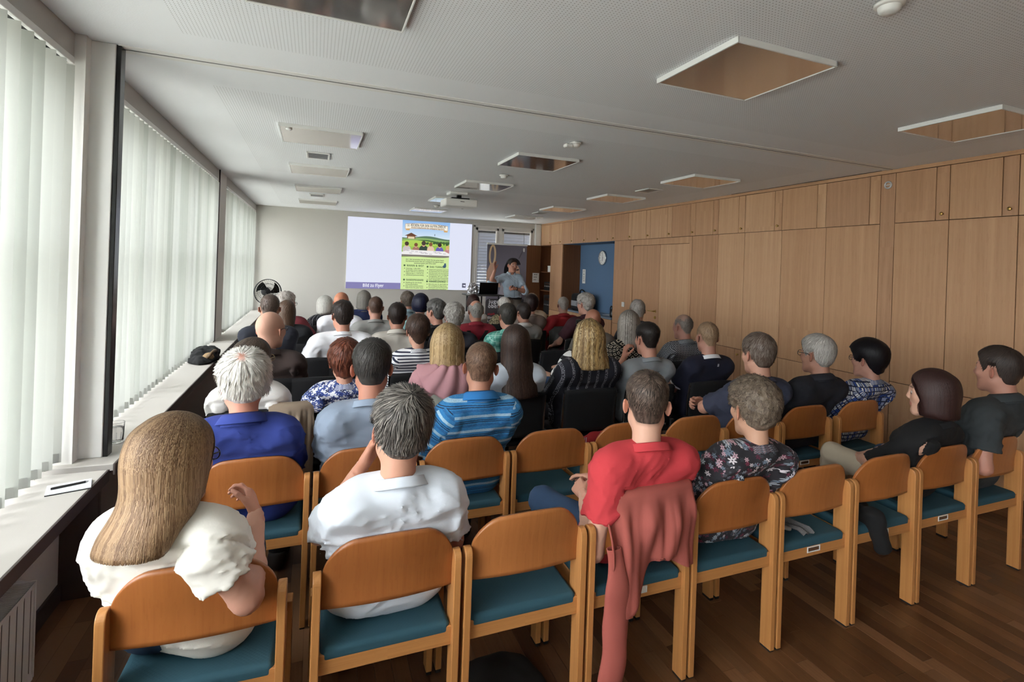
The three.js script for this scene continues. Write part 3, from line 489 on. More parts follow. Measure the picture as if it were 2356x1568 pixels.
// ---- clock, notices, things in the niche and the open cabinet
{
  const t = thing('wall_clock', 'round white clock on the blue niche wall', 'clock', 5.484, 1.977, -9.45, -PI / 2);
  put('rim', new THREE.LatheGeometry([[0.138, 0], [0.152, 0.006], [0.152, 0.03], [0.146, 0.038], [0.138, 0.034], [0.138, 0]].map((q) => new THREE.Vector2(...q)), 48).rotateX(PI / 2), M.chrome, t);
  put('dial', cyl(0.14, 0.14, 0.012, 0, 0, 0, 48).rotateX(PI / 2).translate(0, 0, 0.008), M.white, t);
  for (let k = 0; k < 12; k++) put('hour_mark', box(-0.004, 0.004, 0.105, k % 3 ? 0.125 : 0.13, 0.0145, 0.016).rotateZ(k * PI / 6), M.black, t);
  put('hour_hand', rbox(-0.006, 0.006, -0.015, 0.075, 0.017, 0.019, 0.001).rotateZ(PI - 0.35), M.black, t); put('minute_hand', rbox(-0.004, 0.004, -0.02, 0.115, 0.02, 0.022, 0.001).rotateZ(0.12), M.black, t);
  const np = cv(128, 384, (c) => { c.fillStyle = '#e6e4de'; c.fillRect(0, 0, 128, 384); c.fillStyle = '#4a4d52'; [[30, 30, 14], [30, 62, 14], [40, 110, 50], [40, 190, 34], [38, 240, 30], [44, 290, 40]].forEach(([x, y, h]) => { for (let k = 0; k < 3; k++) c.fillRect(x + (h < 20 ? 0 : k * 18), y + (h < 20 ? k * 6 : 0), h < 20 ? 70 : 9, h < 20 ? 3 : h); }); });
  tag(put('notice_strip', uvMap(box(5.478, 5.4835, 1.42, 1.73, -10.33, -10.2), (x, y, z) => [(z + 10.33) / 0.13, (y - 1.42) / 0.31]), std(0xffffff, 0.8, { map: texOf(np) })), 'narrow white notice strip on the blue niche wall', 'notice');
  const sg = cv(256, 340, (c) => { c.fillStyle = '#e2dfda'; c.fillRect(0, 0, 256, 340); c.fillStyle = '#2b2a2a'; [[60, 40, 130], [54, 130, 120], [50, 225, 90]].forEach(([x, y, w]) => { for (let k = 0; k < 5; k++) c.fillRect(x + k * w / 5, y + (k % 2) * 5, w / 5 - 6, 34 - (k % 3) * 8); }); });
  tag(put('door_notice', uvMap(box(4.83, 5.0, 1.375, 1.60, -11.652, -11.648), (x, y) => [(x - 4.83) / 0.17, (y - 1.375) / 0.225]), std(0xffffff, 0.8, { map: texOf(sg) })), 'white paper notice with three dark lines on the open cabinet door', 'notice');
  const wb = thing('white_box', 'small white box on the upper shelf of the open cabinet', 'box', 5.25, 1.638, -11.3); put('carton', rbox(-0.14, 0.14, 0, 0.12, -0.1, 0.1, 0.004), M.white, wb); put('lid', rbox(-0.145, 0.145, 0.12, 0.145, -0.105, 0.105, 0.006), M.whiteMetal, wb);
  for (const [y, h, l] of [[1.198, 0.2, 'black audio device on the middle shelf of the open cabinet'], [0.638, 0.45, 'tall black equipment rack in the lower part of the open cabinet']]) { const d = thing('audio_device', l, 'device', 5.27, y, -11.36); put('housing', rbox(-0.17, 0.17, 0, h, -0.2, 0.2, 0.008), M.black, d); for (let k = 0; k < 4; k++) put('knob', cyl(0.013, 0.015, 0.014, 0, 0, 0, 12).rotateZ(PI / 2).translate(-0.176, h * 0.5, -0.13 + k * 0.09), M.alu, d); put('display', rbox(-0.173, -0.168, h * 0.72, h * 0.86, -0.12, 0.12, 0.002), M.chrome, d); }
  const kt = thing('kettle', 'dark shiny kettle at the right end of the niche worktop', 'kettle', 5.16, 0.86, -8.43); put('body', new THREE.LatheGeometry([[0, 0], [0.075, 0], [0.085, 0.03], [0.08, 0.11], [0.055, 0.16], [0, 0.17]].map((q) => new THREE.Vector2(...q)), 28), M.blackGloss, kt); put('handle', tube([V(0, 0.15, -0.05), V(0, 0.2, -0.11), V(0, 0.12, -0.14), V(0, 0.04, -0.08)], 0.01, 20), M.black, kt); put('lid_knob', new THREE.SphereGeometry(0.014, 12, 8).translate(0, 0.178, 0), M.black, kt);
  tag(put('plate', new THREE.LatheGeometry([[0, 0.003], [0.06, 0.004], [0.09, 0.014], [0.092, 0.012], [0.06, 0], [0, 0]].map((q) => new THREE.Vector2(...q)), 32).translate(5.2, 0.8605, -8.75), M.white), 'white plate on the niche worktop left of the kettle', 'plate');
  const eq = thing('equipment_bag', 'black equipment bag with pale print on the niche worktop', 'bag', 5.2, 0.86, -9.75); put('body', rbox(-0.16, 0.16, 0, 0.36, -0.27, 0.27, 0.07, 5), M.blackFabric, eq); put('print', rbox(-0.163, -0.158, 0.1, 0.21, -0.22, 0.24, 0.002), std(0x8d9096, 0.6), eq); put('strap', tube([V(0, 0.34, -0.15), V(-0.03, 0.43, -0.05), V(-0.03, 0.43, 0.06), V(0, 0.34, 0.15)], 0.014, 20), M.blackFabric, eq);
}
// ================================================================ chairs
// wooden chair: origin on the floor midway between the rear posts, facing -z; 0.49 m wide
const chairParts = (() => {
  const hw = 0.243, T = 0.026;
  const post = (s) => {                                       // a rear post: deep below the backrest, slimmer above, rounded head
    const sh = new THREE.Shape(); sh.moveTo(0.022, 0.012); sh.lineTo(0.022, 0.685); sh.quadraticCurveTo(0.022, 0.72, -0.006, 0.72); sh.quadraticCurveTo(-0.03, 0.72, -0.032, 0.69); sh.lineTo(-0.036, 0.6); sh.lineTo(-0.062, 0.585); sh.lineTo(-0.062, 0.44); sh.lineTo(-0.036, 0.36); sh.lineTo(-0.036, 0.012); sh.closePath();
    const g = new THREE.ExtrudeGeometry(sh, { depth: T - 0.006, bevelEnabled: true, bevelSize: 0.003, bevelThickness: 0.003, bevelSegments: 2, curveSegments: 8 });
    g.translate(0, 0, -(T - 0.006) / 2).rotateY(-PI / 2).translate(s * (hw - T / 2), 0, 0);   // shape x runs to +z
    return uvMap(g, (x, y, z) => [z * 3 + x * 3, y * 0.8]);
  };
  const fpost = (s) => uvMap(rbox(s * (hw - T), s * hw, 0.012, 0.43, -0.435, -0.375, 0.004), (x, y, z) => [z * 3 + x, y * 0.8]);
  const pad = (s, z0, z1) => rbox(s * (hw - T + 0.002), s * (hw - 0.002), 0, 0.013, z0, z1, 0.002);
  const side = (s) => uvMap(rbox(s * (hw - T - 0.016), s * (hw - T + 0.001), 0.375, 0.435, -0.42, -0.02, 0.004), (x, y, z) => [y * 3, z]);
  const rear = uvMap(rbox(-hw + T - 0.002, hw - T + 0.002, 0.388, 0.456, -0.02, 0.004, 0.004), (x, y, z) => [y * 3, x]);
  const front = uvMap(rbox(-hw + T - 0.002, hw - T + 0.002, 0.375, 0.44, -0.43, -0.408, 0.004), (x, y, z) => [y * 3, x]);
  // backrest: a bent shell, broad rounded shoulders, bulging backwards
  const out = (u, v) => {
    const b = 2 * u - 1, top = 0.832 - 0.021 * b * b, yb = 0.592 + 0.006 * (1 - b * b);
    const k = 5, corner = 0.1, hx = 0.215;
    let x = b * hx, yt = top; const e = abs(b) * hx - (hx - corner);
    if (e > 0) yt = top - (corner * 1.05 - Math.sqrt(max(0, corner * corner - e * e)) * 1.05);
    const y = lerp(yb, yt, v), in_ = sstep(0.70, 0.83, y) * 0.028;
    x *= 1 - in_ * 1.6;
    return [x, y, -0.022 + 0.03 * (1 - b * b) + 0.028 * sstep(0.64, 0.84, y)];
  };
  const bk = sheet((u, v) => out(0.5 - 0.5 * cos(u * PI) * (1) , v), 40, 16, 0.013);
  const back = uvMap(bk, (x, y) => [x * 1.1, y * 0.9]);
  const seat = (() => {
    const g = new RoundedBoxGeometry(2 * (hw - T) - 0.006, 0.05, 0.44, 4, 0.02), p = g.attributes.position;
    for (let i = 0; i < p.count; i++) { const x = p.getX(i), z = p.getZ(i), y = p.getY(i); p.setY(i, y + (y > 0 ? -0.012 * cos(clamp(z + 0.02, -0.2, 0.2) / 0.2 * PI / 2) * cos(x / 0.22 * PI / 2) + 0.006 * sstep(0.1, -0.22, z) : 0)); }
    g.computeVertexNormals(); return uvMap(g.translate(0, 0.448, -0.215), (x, y, z) => [x, z]);
  })();
  const plate = merge([rbox(-0.043, 0.043, 0.407, 0.412, 0.003, 0.0065, 0.001), rbox(-0.043, 0.043, 0.43, 0.435, 0.003, 0.0065, 0.001), rbox(-0.043, -0.037, 0.407, 0.435, 0.003, 0.0065, 0.001), rbox(0.037, 0.043, 0.407, 0.435, 0.003, 0.0065, 0.001)]);
  return { post, fpost, pad, side, rear, front, back, seat, plate, cache: {} };
})();
{ const c = chairParts; for (const s of [-1, 1]) c.cache[s] = { post: c.post(s), fpost: c.fpost(s), side: c.side(s), p1: c.pad(s, -0.036, 0.022), p2: c.pad(s, -0.435, -0.375) }; }
let woodN = 0;
function woodChair(x, d, turn, label, plate) {
  const c = chairParts, t = thing('wooden_chair', label, 'chair', x, 0, -d, turn, 'wooden stacking chairs');
  for (const s of [-1, 1]) { const q = c.cache[s]; const a = put('leg', q.post, M.beech, t), b = put('leg', q.fpost, M.beech, t); put('foot_pad', q.p1, M.rubber, a); put('foot_pad', q.p2, M.rubber, b); put('side_rail', q.side, M.beech, t); }
  put('rear_rail', c.rear, M.beech, t); put('front_rail', c.front, M.beech, t);
  put('backrest', c.back, M.beechBack[woodN++ % 3], t); put('seat', c.seat, M.teal, t);
  if (plate) { const p = put('label_holder', c.plate, M.white, t); put('label_card', rbox(-0.037, 0.037, 0.412, 0.43, 0.003, 0.0045, 0.0005), plate > 1 ? M.white : M.panelEdge, p); }
  return t;
}
// black chair: fabric back and seat on a chromed tube frame
const bc = (() => {
  const w = 0.225, legs = {};
  for (const s of [-1, 1]) {
    legs[s + 'r'] = tube([V(s * w, 0.01, 0.03), V(s * w, 0.3, 0.02), V(s * w, 0.52, 0.0), V(s * w, 0.70, 0.01), V(s * w, 0.80, 0.03)], 0.011, 16, 8);
    legs[s + 'f'] = tube([V(s * w, 0.01, -0.42), V(s * w, 0.25, -0.41), V(s * w, 0.41, -0.39)], 0.011, 10, 8);
    legs[s + 's'] = rod(V(s * w, 0.425, -0.4), V(s * w, 0.425, 0.01), 0.011);
    legs[s + 'j'] = rbox(s * w - 0.02, s * w + 0.02, 0.43, 0.53, -0.03, 0.03, 0.008);
  }
  const back = sheet((u, v) => { const b = 2 * u - 1, y = lerp(0.50, 0.825 - 0.012 * b * b, v); return [b * (w - 0.004), y, -0.004 + 0.026 * (1 - b * b) + 0.03 * sstep(0.6, 0.83, y)]; }, 14, 10, 0.026);
  const seat = rbox(-w + 0.008, w - 0.008, 0.425, 0.468, -0.44, 0.0, 0.02, 4);
  return { legs, back, seat, cross: rod(V(-w, 0.4, 0.008), V(w, 0.4, 0.008), 0.01) };
})();
function blackChair(x, d, turn, label) {
  const t = thing('black_chair', label, 'chair', x, 0, -d, turn, 'black upholstered chairs');
  for (const s of [-1, 1]) { const l = put('leg', bc.legs[s + 'r'], M.chrome, t); put('leg', bc.legs[s + 'f'], M.chrome, t); put('side_tube', bc.legs[s + 's'], M.chrome, t); put('joint', bc.legs[s + 'j'], M.black, l); }
  put('cross_tube', bc.cross, M.chrome, t); put('backrest', bc.back, M.blackFabric, t); put('seat', bc.seat, M.blackFabric, t);
  return t;
}
// ================================================================ bodies: fields of tapered bones, meshed as one smooth skin
const smin = (a, b, k) => { const h = clamp(0.5 + 0.5 * (b - a) / k, 0, 1); return lerp(b, a, h) - k * h * (1 - h); };
const smax = (a, b, k) => -smin(-a, -b, k);
const ell = (x, y, z, rx, ry, rz) => { const a = x / rx, b = y / ry, c = z / rz, k0 = Math.sqrt(a * a + b * b + c * c), a2 = a / rx, b2 = b / ry, c2 = c / rz, k1 = Math.sqrt(a2 * a2 + b2 * b2 + c2 * c2); return k1 > 1e-9 ? k0 * (k0 - 1) / k1 : -min(rx, ry, rz); };
const capD = (x, y, z, a, b, ra, rb) => { const px = x - a[0], py = y - a[1], pz = z - a[2], dx = b[0] - a[0], dy = b[1] - a[1], dz = b[2] - a[2], h = clamp((px * dx + py * dy + pz * dz) / (dx * dx + dy * dy + dz * dz + 1e-12), 0, 1); return hyp(px - dx * h, py - dy * h, pz - dz * h) - lerp(ra, rb, h); };
class Bones {
  constructor(k) { this.k = k; this.A = []; this.lo = [9, 9, 9]; this.hi = [-9, -9, -9]; }
  add(a, b, ra, rb = ra, kz = 1) {
    a = a.toArray ? a.toArray() : a; b = b.toArray ? b.toArray() : b;
    const dx = b[0] - a[0], dy = b[1] - a[1], dz = (b[2] - a[2]) * kz;
    this.A.push(a[0], a[1], a[2], dx, dy, dz, 1 / (dx * dx + dy * dy + dz * dz + 1e-9), ra, rb - ra, kz);
    for (const p of [a, b]) for (let i = 0; i < 3; i++) { const r = max(ra, rb) + 0.03; this.lo[i] = min(this.lo[i], p[i] - r); this.hi[i] = max(this.hi[i], p[i] + r); }
    return this;
  }
  field(grow = 0) {
    const A = Float64Array.from(this.A), n = A.length, k = this.k;
    return (x, y, z) => {
      let d = 1e9;
      for (let i = 0; i < n; i += 10) {
        const kz = A[i + 9], px = x - A[i], py = y - A[i + 1], pz = (z - A[i + 2]) * kz, dx = A[i + 3], dy = A[i + 4], dz = A[i + 5];
        let h = (px * dx + py * dy + pz * dz) * A[i + 6]; h = h < 0 ? 0 : h > 1 ? 1 : h;
        const qx = px - dx * h, qy = py - dy * h, qz = pz - dz * h, q = Math.sqrt(qx * qx + qy * qy + qz * qz) - A[i + 7] - A[i + 8] * h;
        if (q >= d + k) continue;
        if (d >= q + k) d = q; else { const m = 0.5 + 0.5 * (d - q) / k; d = d + (q - d) * m - k * m * (1 - m); }
      }
      return d - grow;
    };
  }
}
function nets(f, lo, hi, h, slack = 1.35) {                    // surface nets with empty blocks skipped
  const nx = Math.ceil((hi[0] - lo[0]) / h) + 2, ny = Math.ceil((hi[1] - lo[1]) / h) + 2, nz = Math.ceil((hi[2] - lo[2]) / h) + 2, B = 6, sx = 1, sy = nx, sz = nx * ny;
  const F = new Float32Array(nx * ny * nz), R = h * B * 0.87 * slack + 0.002;
  const live = [];
  for (let bz = 0; bz < nz; bz += B) for (let by = 0; by < ny; by += B) for (let bx = 0; bx < nx; bx += B) {
    const c = f(lo[0] + (bx + (B - 1) / 2) * h, lo[1] + (by + (B - 1) / 2) * h, lo[2] + (bz + (B - 1) / 2) * h), ex = min(nx, bx + B), ey = min(ny, by + B), ez = min(nz, bz + B), near = abs(c) < R;
    if (near) live.push(bx, by, bz);
    for (let k = bz; k < ez; k++) for (let j = by; j < ey; j++) { let o = k * sz + j * sy + bx; for (let i = bx; i < ex; i++, o++) F[o] = near ? f(lo[0] + i * h, lo[1] + j * h, lo[2] + k * h) : c; }
  }
  const id = new Map(), P = [], I = [];
  const cell = (i, j, k) => {
    if (i < 0 || j < 0 || k < 0 || i >= nx - 1 || j >= ny - 1 || k >= nz - 1) return -1;
    const o = k * sz + j * sy + i; let v = id.get(o); if (v !== undefined) return v;
    let n = 0, X = 0, Y = 0, Z = 0;
    const edge = (a, b, ax, ay, az, bx, by, bz) => { const p = F[a], q = F[b]; if ((p < 0) === (q < 0)) return; const t = p / (p - q); n++; X += ax + (bx - ax) * t; Y += ay + (by - ay) * t; Z += az + (bz - az) * t; };
    const a = o, b = o + sx, c = o + sy, d = o + sx + sy, e = o + sz, g = e + sx, m = e + sy, q = e + sx + sy;
    edge(a, b, 0, 0, 0, 1, 0, 0); edge(c, d, 0, 1, 0, 1, 1, 0); edge(e, g, 0, 0, 1, 1, 0, 1); edge(m, q, 0, 1, 1, 1, 1, 1);
    edge(a, c, 0, 0, 0, 0, 1, 0); edge(b, d, 1, 0, 0, 1, 1, 0); edge(e, m, 0, 0, 1, 0, 1, 1); edge(g, q, 1, 0, 1, 1, 1, 1);
    edge(a, e, 0, 0, 0, 0, 0, 1); edge(b, g, 1, 0, 0, 1, 0, 1); edge(c, m, 0, 1, 0, 0, 1, 1); edge(d, q, 1, 1, 0, 1, 1, 1);
    if (!n) { v = -1; } else { v = P.length / 3; P.push(lo[0] + (i + X / n) * h, lo[1] + (j + Y / n) * h, lo[2] + (k + Z / n) * h); }
    id.set(o, v); return v;
  };
  const quad = (a, b, c, d, flip) => { if (a < 0 || b < 0 || c < 0 || d < 0) return; if (flip) I.push(a, c, b, a, d, c); else I.push(a, b, c, a, c, d); };
  for (let l = 0; l < live.length; l += 3) {
    const ex = min(nx, live[l] + B), ey = min(ny, live[l + 1] + B), ez = min(nz, live[l + 2] + B);
    for (let k = live[l + 2]; k < ez; k++) for (let j = live[l + 1]; j < ey; j++) for (let i = live[l]; i < ex; i++) {
      const o = k * sz + j * sy + i, s = F[o] < 0;
      if (i + 1 < nx && s !== F[o + sx] < 0) quad(cell(i, j - 1, k - 1), cell(i, j, k - 1), cell(i, j, k), cell(i, j - 1, k), !s);
      if (j + 1 < ny && s !== F[o + sy] < 0) quad(cell(i - 1, j, k - 1), cell(i - 1, j, k), cell(i, j, k), cell(i, j, k - 1), !s);
      if (k + 1 < nz && s !== F[o + sz] < 0) quad(cell(i - 1, j - 1, k), cell(i, j - 1, k), cell(i, j, k), cell(i - 1, j, k), !s);
    }
  }
  const g = new THREE.BufferGeometry();
  g.setAttribute('position', new THREE.Float32BufferAttribute(P, 3)); g.setIndex(I); g.computeVertexNormals();
  return g;
}
function paint(g, fn) { const p = g.attributes.position, C = new Float32Array(p.count * 3); for (let i = 0; i < p.count; i++) { const c = fn(p.getX(i), p.getY(i), p.getZ(i)); C[3 * i] = c[0]; C[3 * i + 1] = c[1]; C[3 * i + 2] = c[2]; } g.setAttribute('color', new THREE.BufferAttribute(C, 3)); return g; }
const lin = (hex) => { const c = new THREE.Color(hex); return [c.r, c.g, c.b]; };
const mix3 = (a, b, t) => [lerp(a[0], b[0], t), lerp(a[1], b[1], t), lerp(a[2], b[2], t)];

// ---- the head: origin between the ears, face towards -z
function coreD(x, y, z, f) {                                   // skull, face and neck without features
  const ax = abs(x);
  let d = ell(x, y - 0.042, z - 0.012, 0.0765, 0.092, 0.098);
  d = smin(d, ell(x, y + 0.03, z + 0.035, f ? 0.057 : 0.061, 0.083, 0.06), 0.045);
  d = smin(d, capD(ax, y, z, [f ? 0.04 : 0.047, -0.055, 0.0], [0.016, -0.098, -0.066], 0.024, 0.018), 0.03);
  d = smin(d, capD(x, y, z, [0, -0.045, 0.024], [0, -0.17, 0.046], f ? 0.046 : 0.055, f ? 0.047 : 0.058), 0.035);
  return d;
}
function headD(x, y, z, f) {
  const ax = abs(x); let d = coreD(x, y, z, f);
  if (d > 0.06) return d - 0.03;
  d = smin(d, capD(ax, y, z, [0, 0.031, -0.088], [0.04, 0.03, -0.073], f ? 0.010 : 0.012, 0.009), 0.018);
  d = smin(d, hyp(ax - 0.044, y + 0.012, z + 0.06) - 0.021, 0.025);
  d = smax(d, -(hyp(ax - 0.031, y - 0.012, z + 0.1) - 0.0165), 0.014);
  d = smin(d, capD(x, y, z, [0, 0.022, -0.09], [0, -0.018, f ? -0.104 : -0.107], 0.008, f ? 0.0105 : 0.0125), 0.011);
  d = smin(d, hyp(ax - 0.011, y + 0.022, z + 0.1) - 0.0085, 0.008);
  d = smin(d, hyp(ax - 0.031, y - 0.011, z + 0.0795) - 0.0125, 0.002);
  d = smin(d, capD(ax, y, z, [0.021, 0.0205, -0.0895], [0.042, 0.0185, -0.081], 0.0042, 0.0036), 0.005);
  d = smin(d, capD(ax, y, z, [0, -0.0525, -0.0925], [0.021, -0.0555, -0.083], 0.0058, 0.003), 0.006);
  d = smin(d, capD(ax, y, z, [0, -0.0625, -0.0905], [0.018, -0.058, -0.083], 0.0068, 0.003), 0.006);
  d = smax(d, -capD(ax, y, z, [0, -0.0568, -0.1005], [0.022, -0.0562, -0.088], 0.0022, 0.0016), 0.003);
  d = smin(d, hyp(x, y + 0.098, z + 0.07) - 0.02, 0.02);
  const ex = ax - 0.0745, ez = z - 0.008, c = 0.82, s = 0.572, u = ez * c + ex * s - 0.012, n = ex * c - ez * s, ey = y + 0.001;
  let e = ell(u - 0.12 * ey, ey, n - 0.006, 0.0185, 0.0325, 0.0065);
  e = smax(e, -ell(u + 0.003, ey + 0.002, n - 0.0135, 0.0105, 0.02, 0.0075), 0.003);
  return smin(d, e, 0.006);
}
const headCache = {};
function headGeo(female, h, sk) {
  const key = female + '_' + h;
  const g0 = headCache[key] ??= nets((x, y, z) => headD(x, y, z, female), [-0.115, -0.165, -0.14], [0.115, 0.15, 0.13], h, 1.6);
  const g = g0.clone(), base = lin(sk.skin), red = mix3(base, [base[0] * 0.95, base[1] * 0.55, base[2] * 0.5], 1), lip = [base[0] * 0.72, base[1] * 0.4, base[2] * 0.42], brow = lin(sk.brow ?? '#3a2c22'), scalp = sk.scalp ? lin(sk.scalp) : null;
  return paint(g, (x, y, z) => {
    const ax = abs(x);
    let c = base;
    c = mix3(c, red, 0.55 * sstep(0.074, 0.092, ax) + 0.28 * sstep(0.03, 0.0, hyp(ax - 0.042, y + 0.02, (z + 0.07) * 0.7)) + 0.3 * sstep(0.02, 0.0, hyp(x, y + 0.018, z + 0.112)));
    if (scalp) c = mix3(c, scalp, 0.8 * sstep(0.0, 0.03, hairMask(z, y, sk.line)));
    if (z < -0.055) {
      const br = abs(y - 0.0375 + 0.14 * (ax - 0.03) ** 2 * 10) < 0.0042 && ax > 0.013 && ax < 0.05 && z < -0.06; if (br) c = mix3(c, brow, 0.75);
      if (hyp(ax - 0.031, y - 0.011, z + 0.0795) < 0.0136 && abs(y - 0.0105) < 0.0048) c = hyp(ax - 0.031, y - 0.0105) < 0.0046 ? [0.03, 0.025, 0.022] : [0.6, 0.56, 0.54];
      if (y < -0.047 && y > -0.069 && ax < 0.024 && z < -0.084) c = mix3(c, lip, 0.8);
    }
    return c;
  });
}
// the hairline: height above which hair grows, against z
const LINES = {
  short: [[-0.2, 0.088], [-0.085, 0.08], [-0.058, 0.05], [-0.034, 0.004], [-0.02, 0.004], [-0.010, 0.034], [0.032, 0.034], [0.042, -0.032], [0.062, -0.066], [0.2, -0.076]],
  high: [[-0.2, 0.12], [-0.085, 0.115], [-0.05, 0.07], [-0.034, 0.01], [-0.02, 0.004], [-0.010, 0.034], [0.036, 0.034], [0.05, -0.02], [0.075, -0.068], [0.2, -0.075]],
  long: [[-0.2, 0.09], [-0.085, 0.075], [-0.066, 0.03], [-0.05, -0.03], [-0.035, -0.3], [0.2, -0.3]],
  bob: [[-0.2, 0.085], [-0.088, 0.07], [-0.066, 0.03], [-0.05, -0.02], [-0.03, -0.08], [0.2, -0.12]],
  crop: [[-0.2, 0.07], [-0.085, 0.06], [-0.058, 0.035], [-0.038, -0.008], [-0.012, -0.008], [0.0, 0.018], [0.034, 0.01], [0.05, -0.035], [0.075, -0.09], [0.2, -0.1]],
};
function hairMask(z, y, line = 'short') { const L = LINES[line]; let i = 1; while (i < L.length - 1 && z > L[i][0]) i++; const [a, b] = [L[i - 1], L[i]]; return y - lerp(a[1], b[1], clamp((z - a[0]) / (b[0] - a[0]), 0, 1)); }
function hairField(o, f) {
  const { type = 'short', t = 0.012, top = t, len = 0.1, line = type === 'bob' || type === 'long' ? type : 'short', lump = 0, seed = 1, bald = 0, flare = 0, side = type === 'bob' ? 1.09 : 1.03, push = 0.3 } = o;
  const shell = (x, y, z) => {
    let m = hairMask(z, y, line);
    if (bald) m = min(m, max(0.115 - bald - y, z - 0.07 + bald * 0.2, (abs(x) - 0.06)));
    const s = sstep(-0.002, 0.03, m), th = lerp(t, top, sstep(0.02, 0.11, y));
    let d = coreD(x, y, z, f) - (th + 0.002) * s + 0.004;
    if (lump) d -= lump * s * (noise(x * 34 + seed, y * 34, z * 34) + 0.6 * noise(x * 70 + seed, y * 70, z * 70));
    return d;
  };
  if (type !== 'bob' && type !== 'long') return shell;
  return (x, y, z) => {
    const dn = max(0, -y - 0.02), k = sstep(0, 0.25, dn), zc = 0.014 + push * dn * sstep(0.02, 0.16, dn) * (type === 'long' ? 1 : 0.25);
    const tk = sstep(0.0, 0.12, y), rx = (1 - 0.3 * tk) * side * (0.094 + flare * dn) - (type === 'bob' ? 0.018 * sstep(len - 0.05, len + 0.01, -y) : 0), rz = (1 - 0.2 * tk) * (0.106 + t - 0.012) * (1 - 0.48 * k * (type === 'long' ? 1 : 0.2));
    const q = (Math.sqrt((x / rx) ** 2 + ((z - zc) / rz) ** 2) - 1) * min(rx, rz) * 0.92;
    const front = type === 'long' ? lerp(-0.03, -0.005, k) : -0.04;
    let c = smax(smax(q, -len * 0.9 - y, 0.02), smax(y - 0.1, front - z, 0.02), 0.03);
    let d = smin(shell(x, y, z), c, 0.03);
    if (lump) d -= lump * (noise(x * 34 + seed, y * 20, z * 34));
    return d;
  };
}
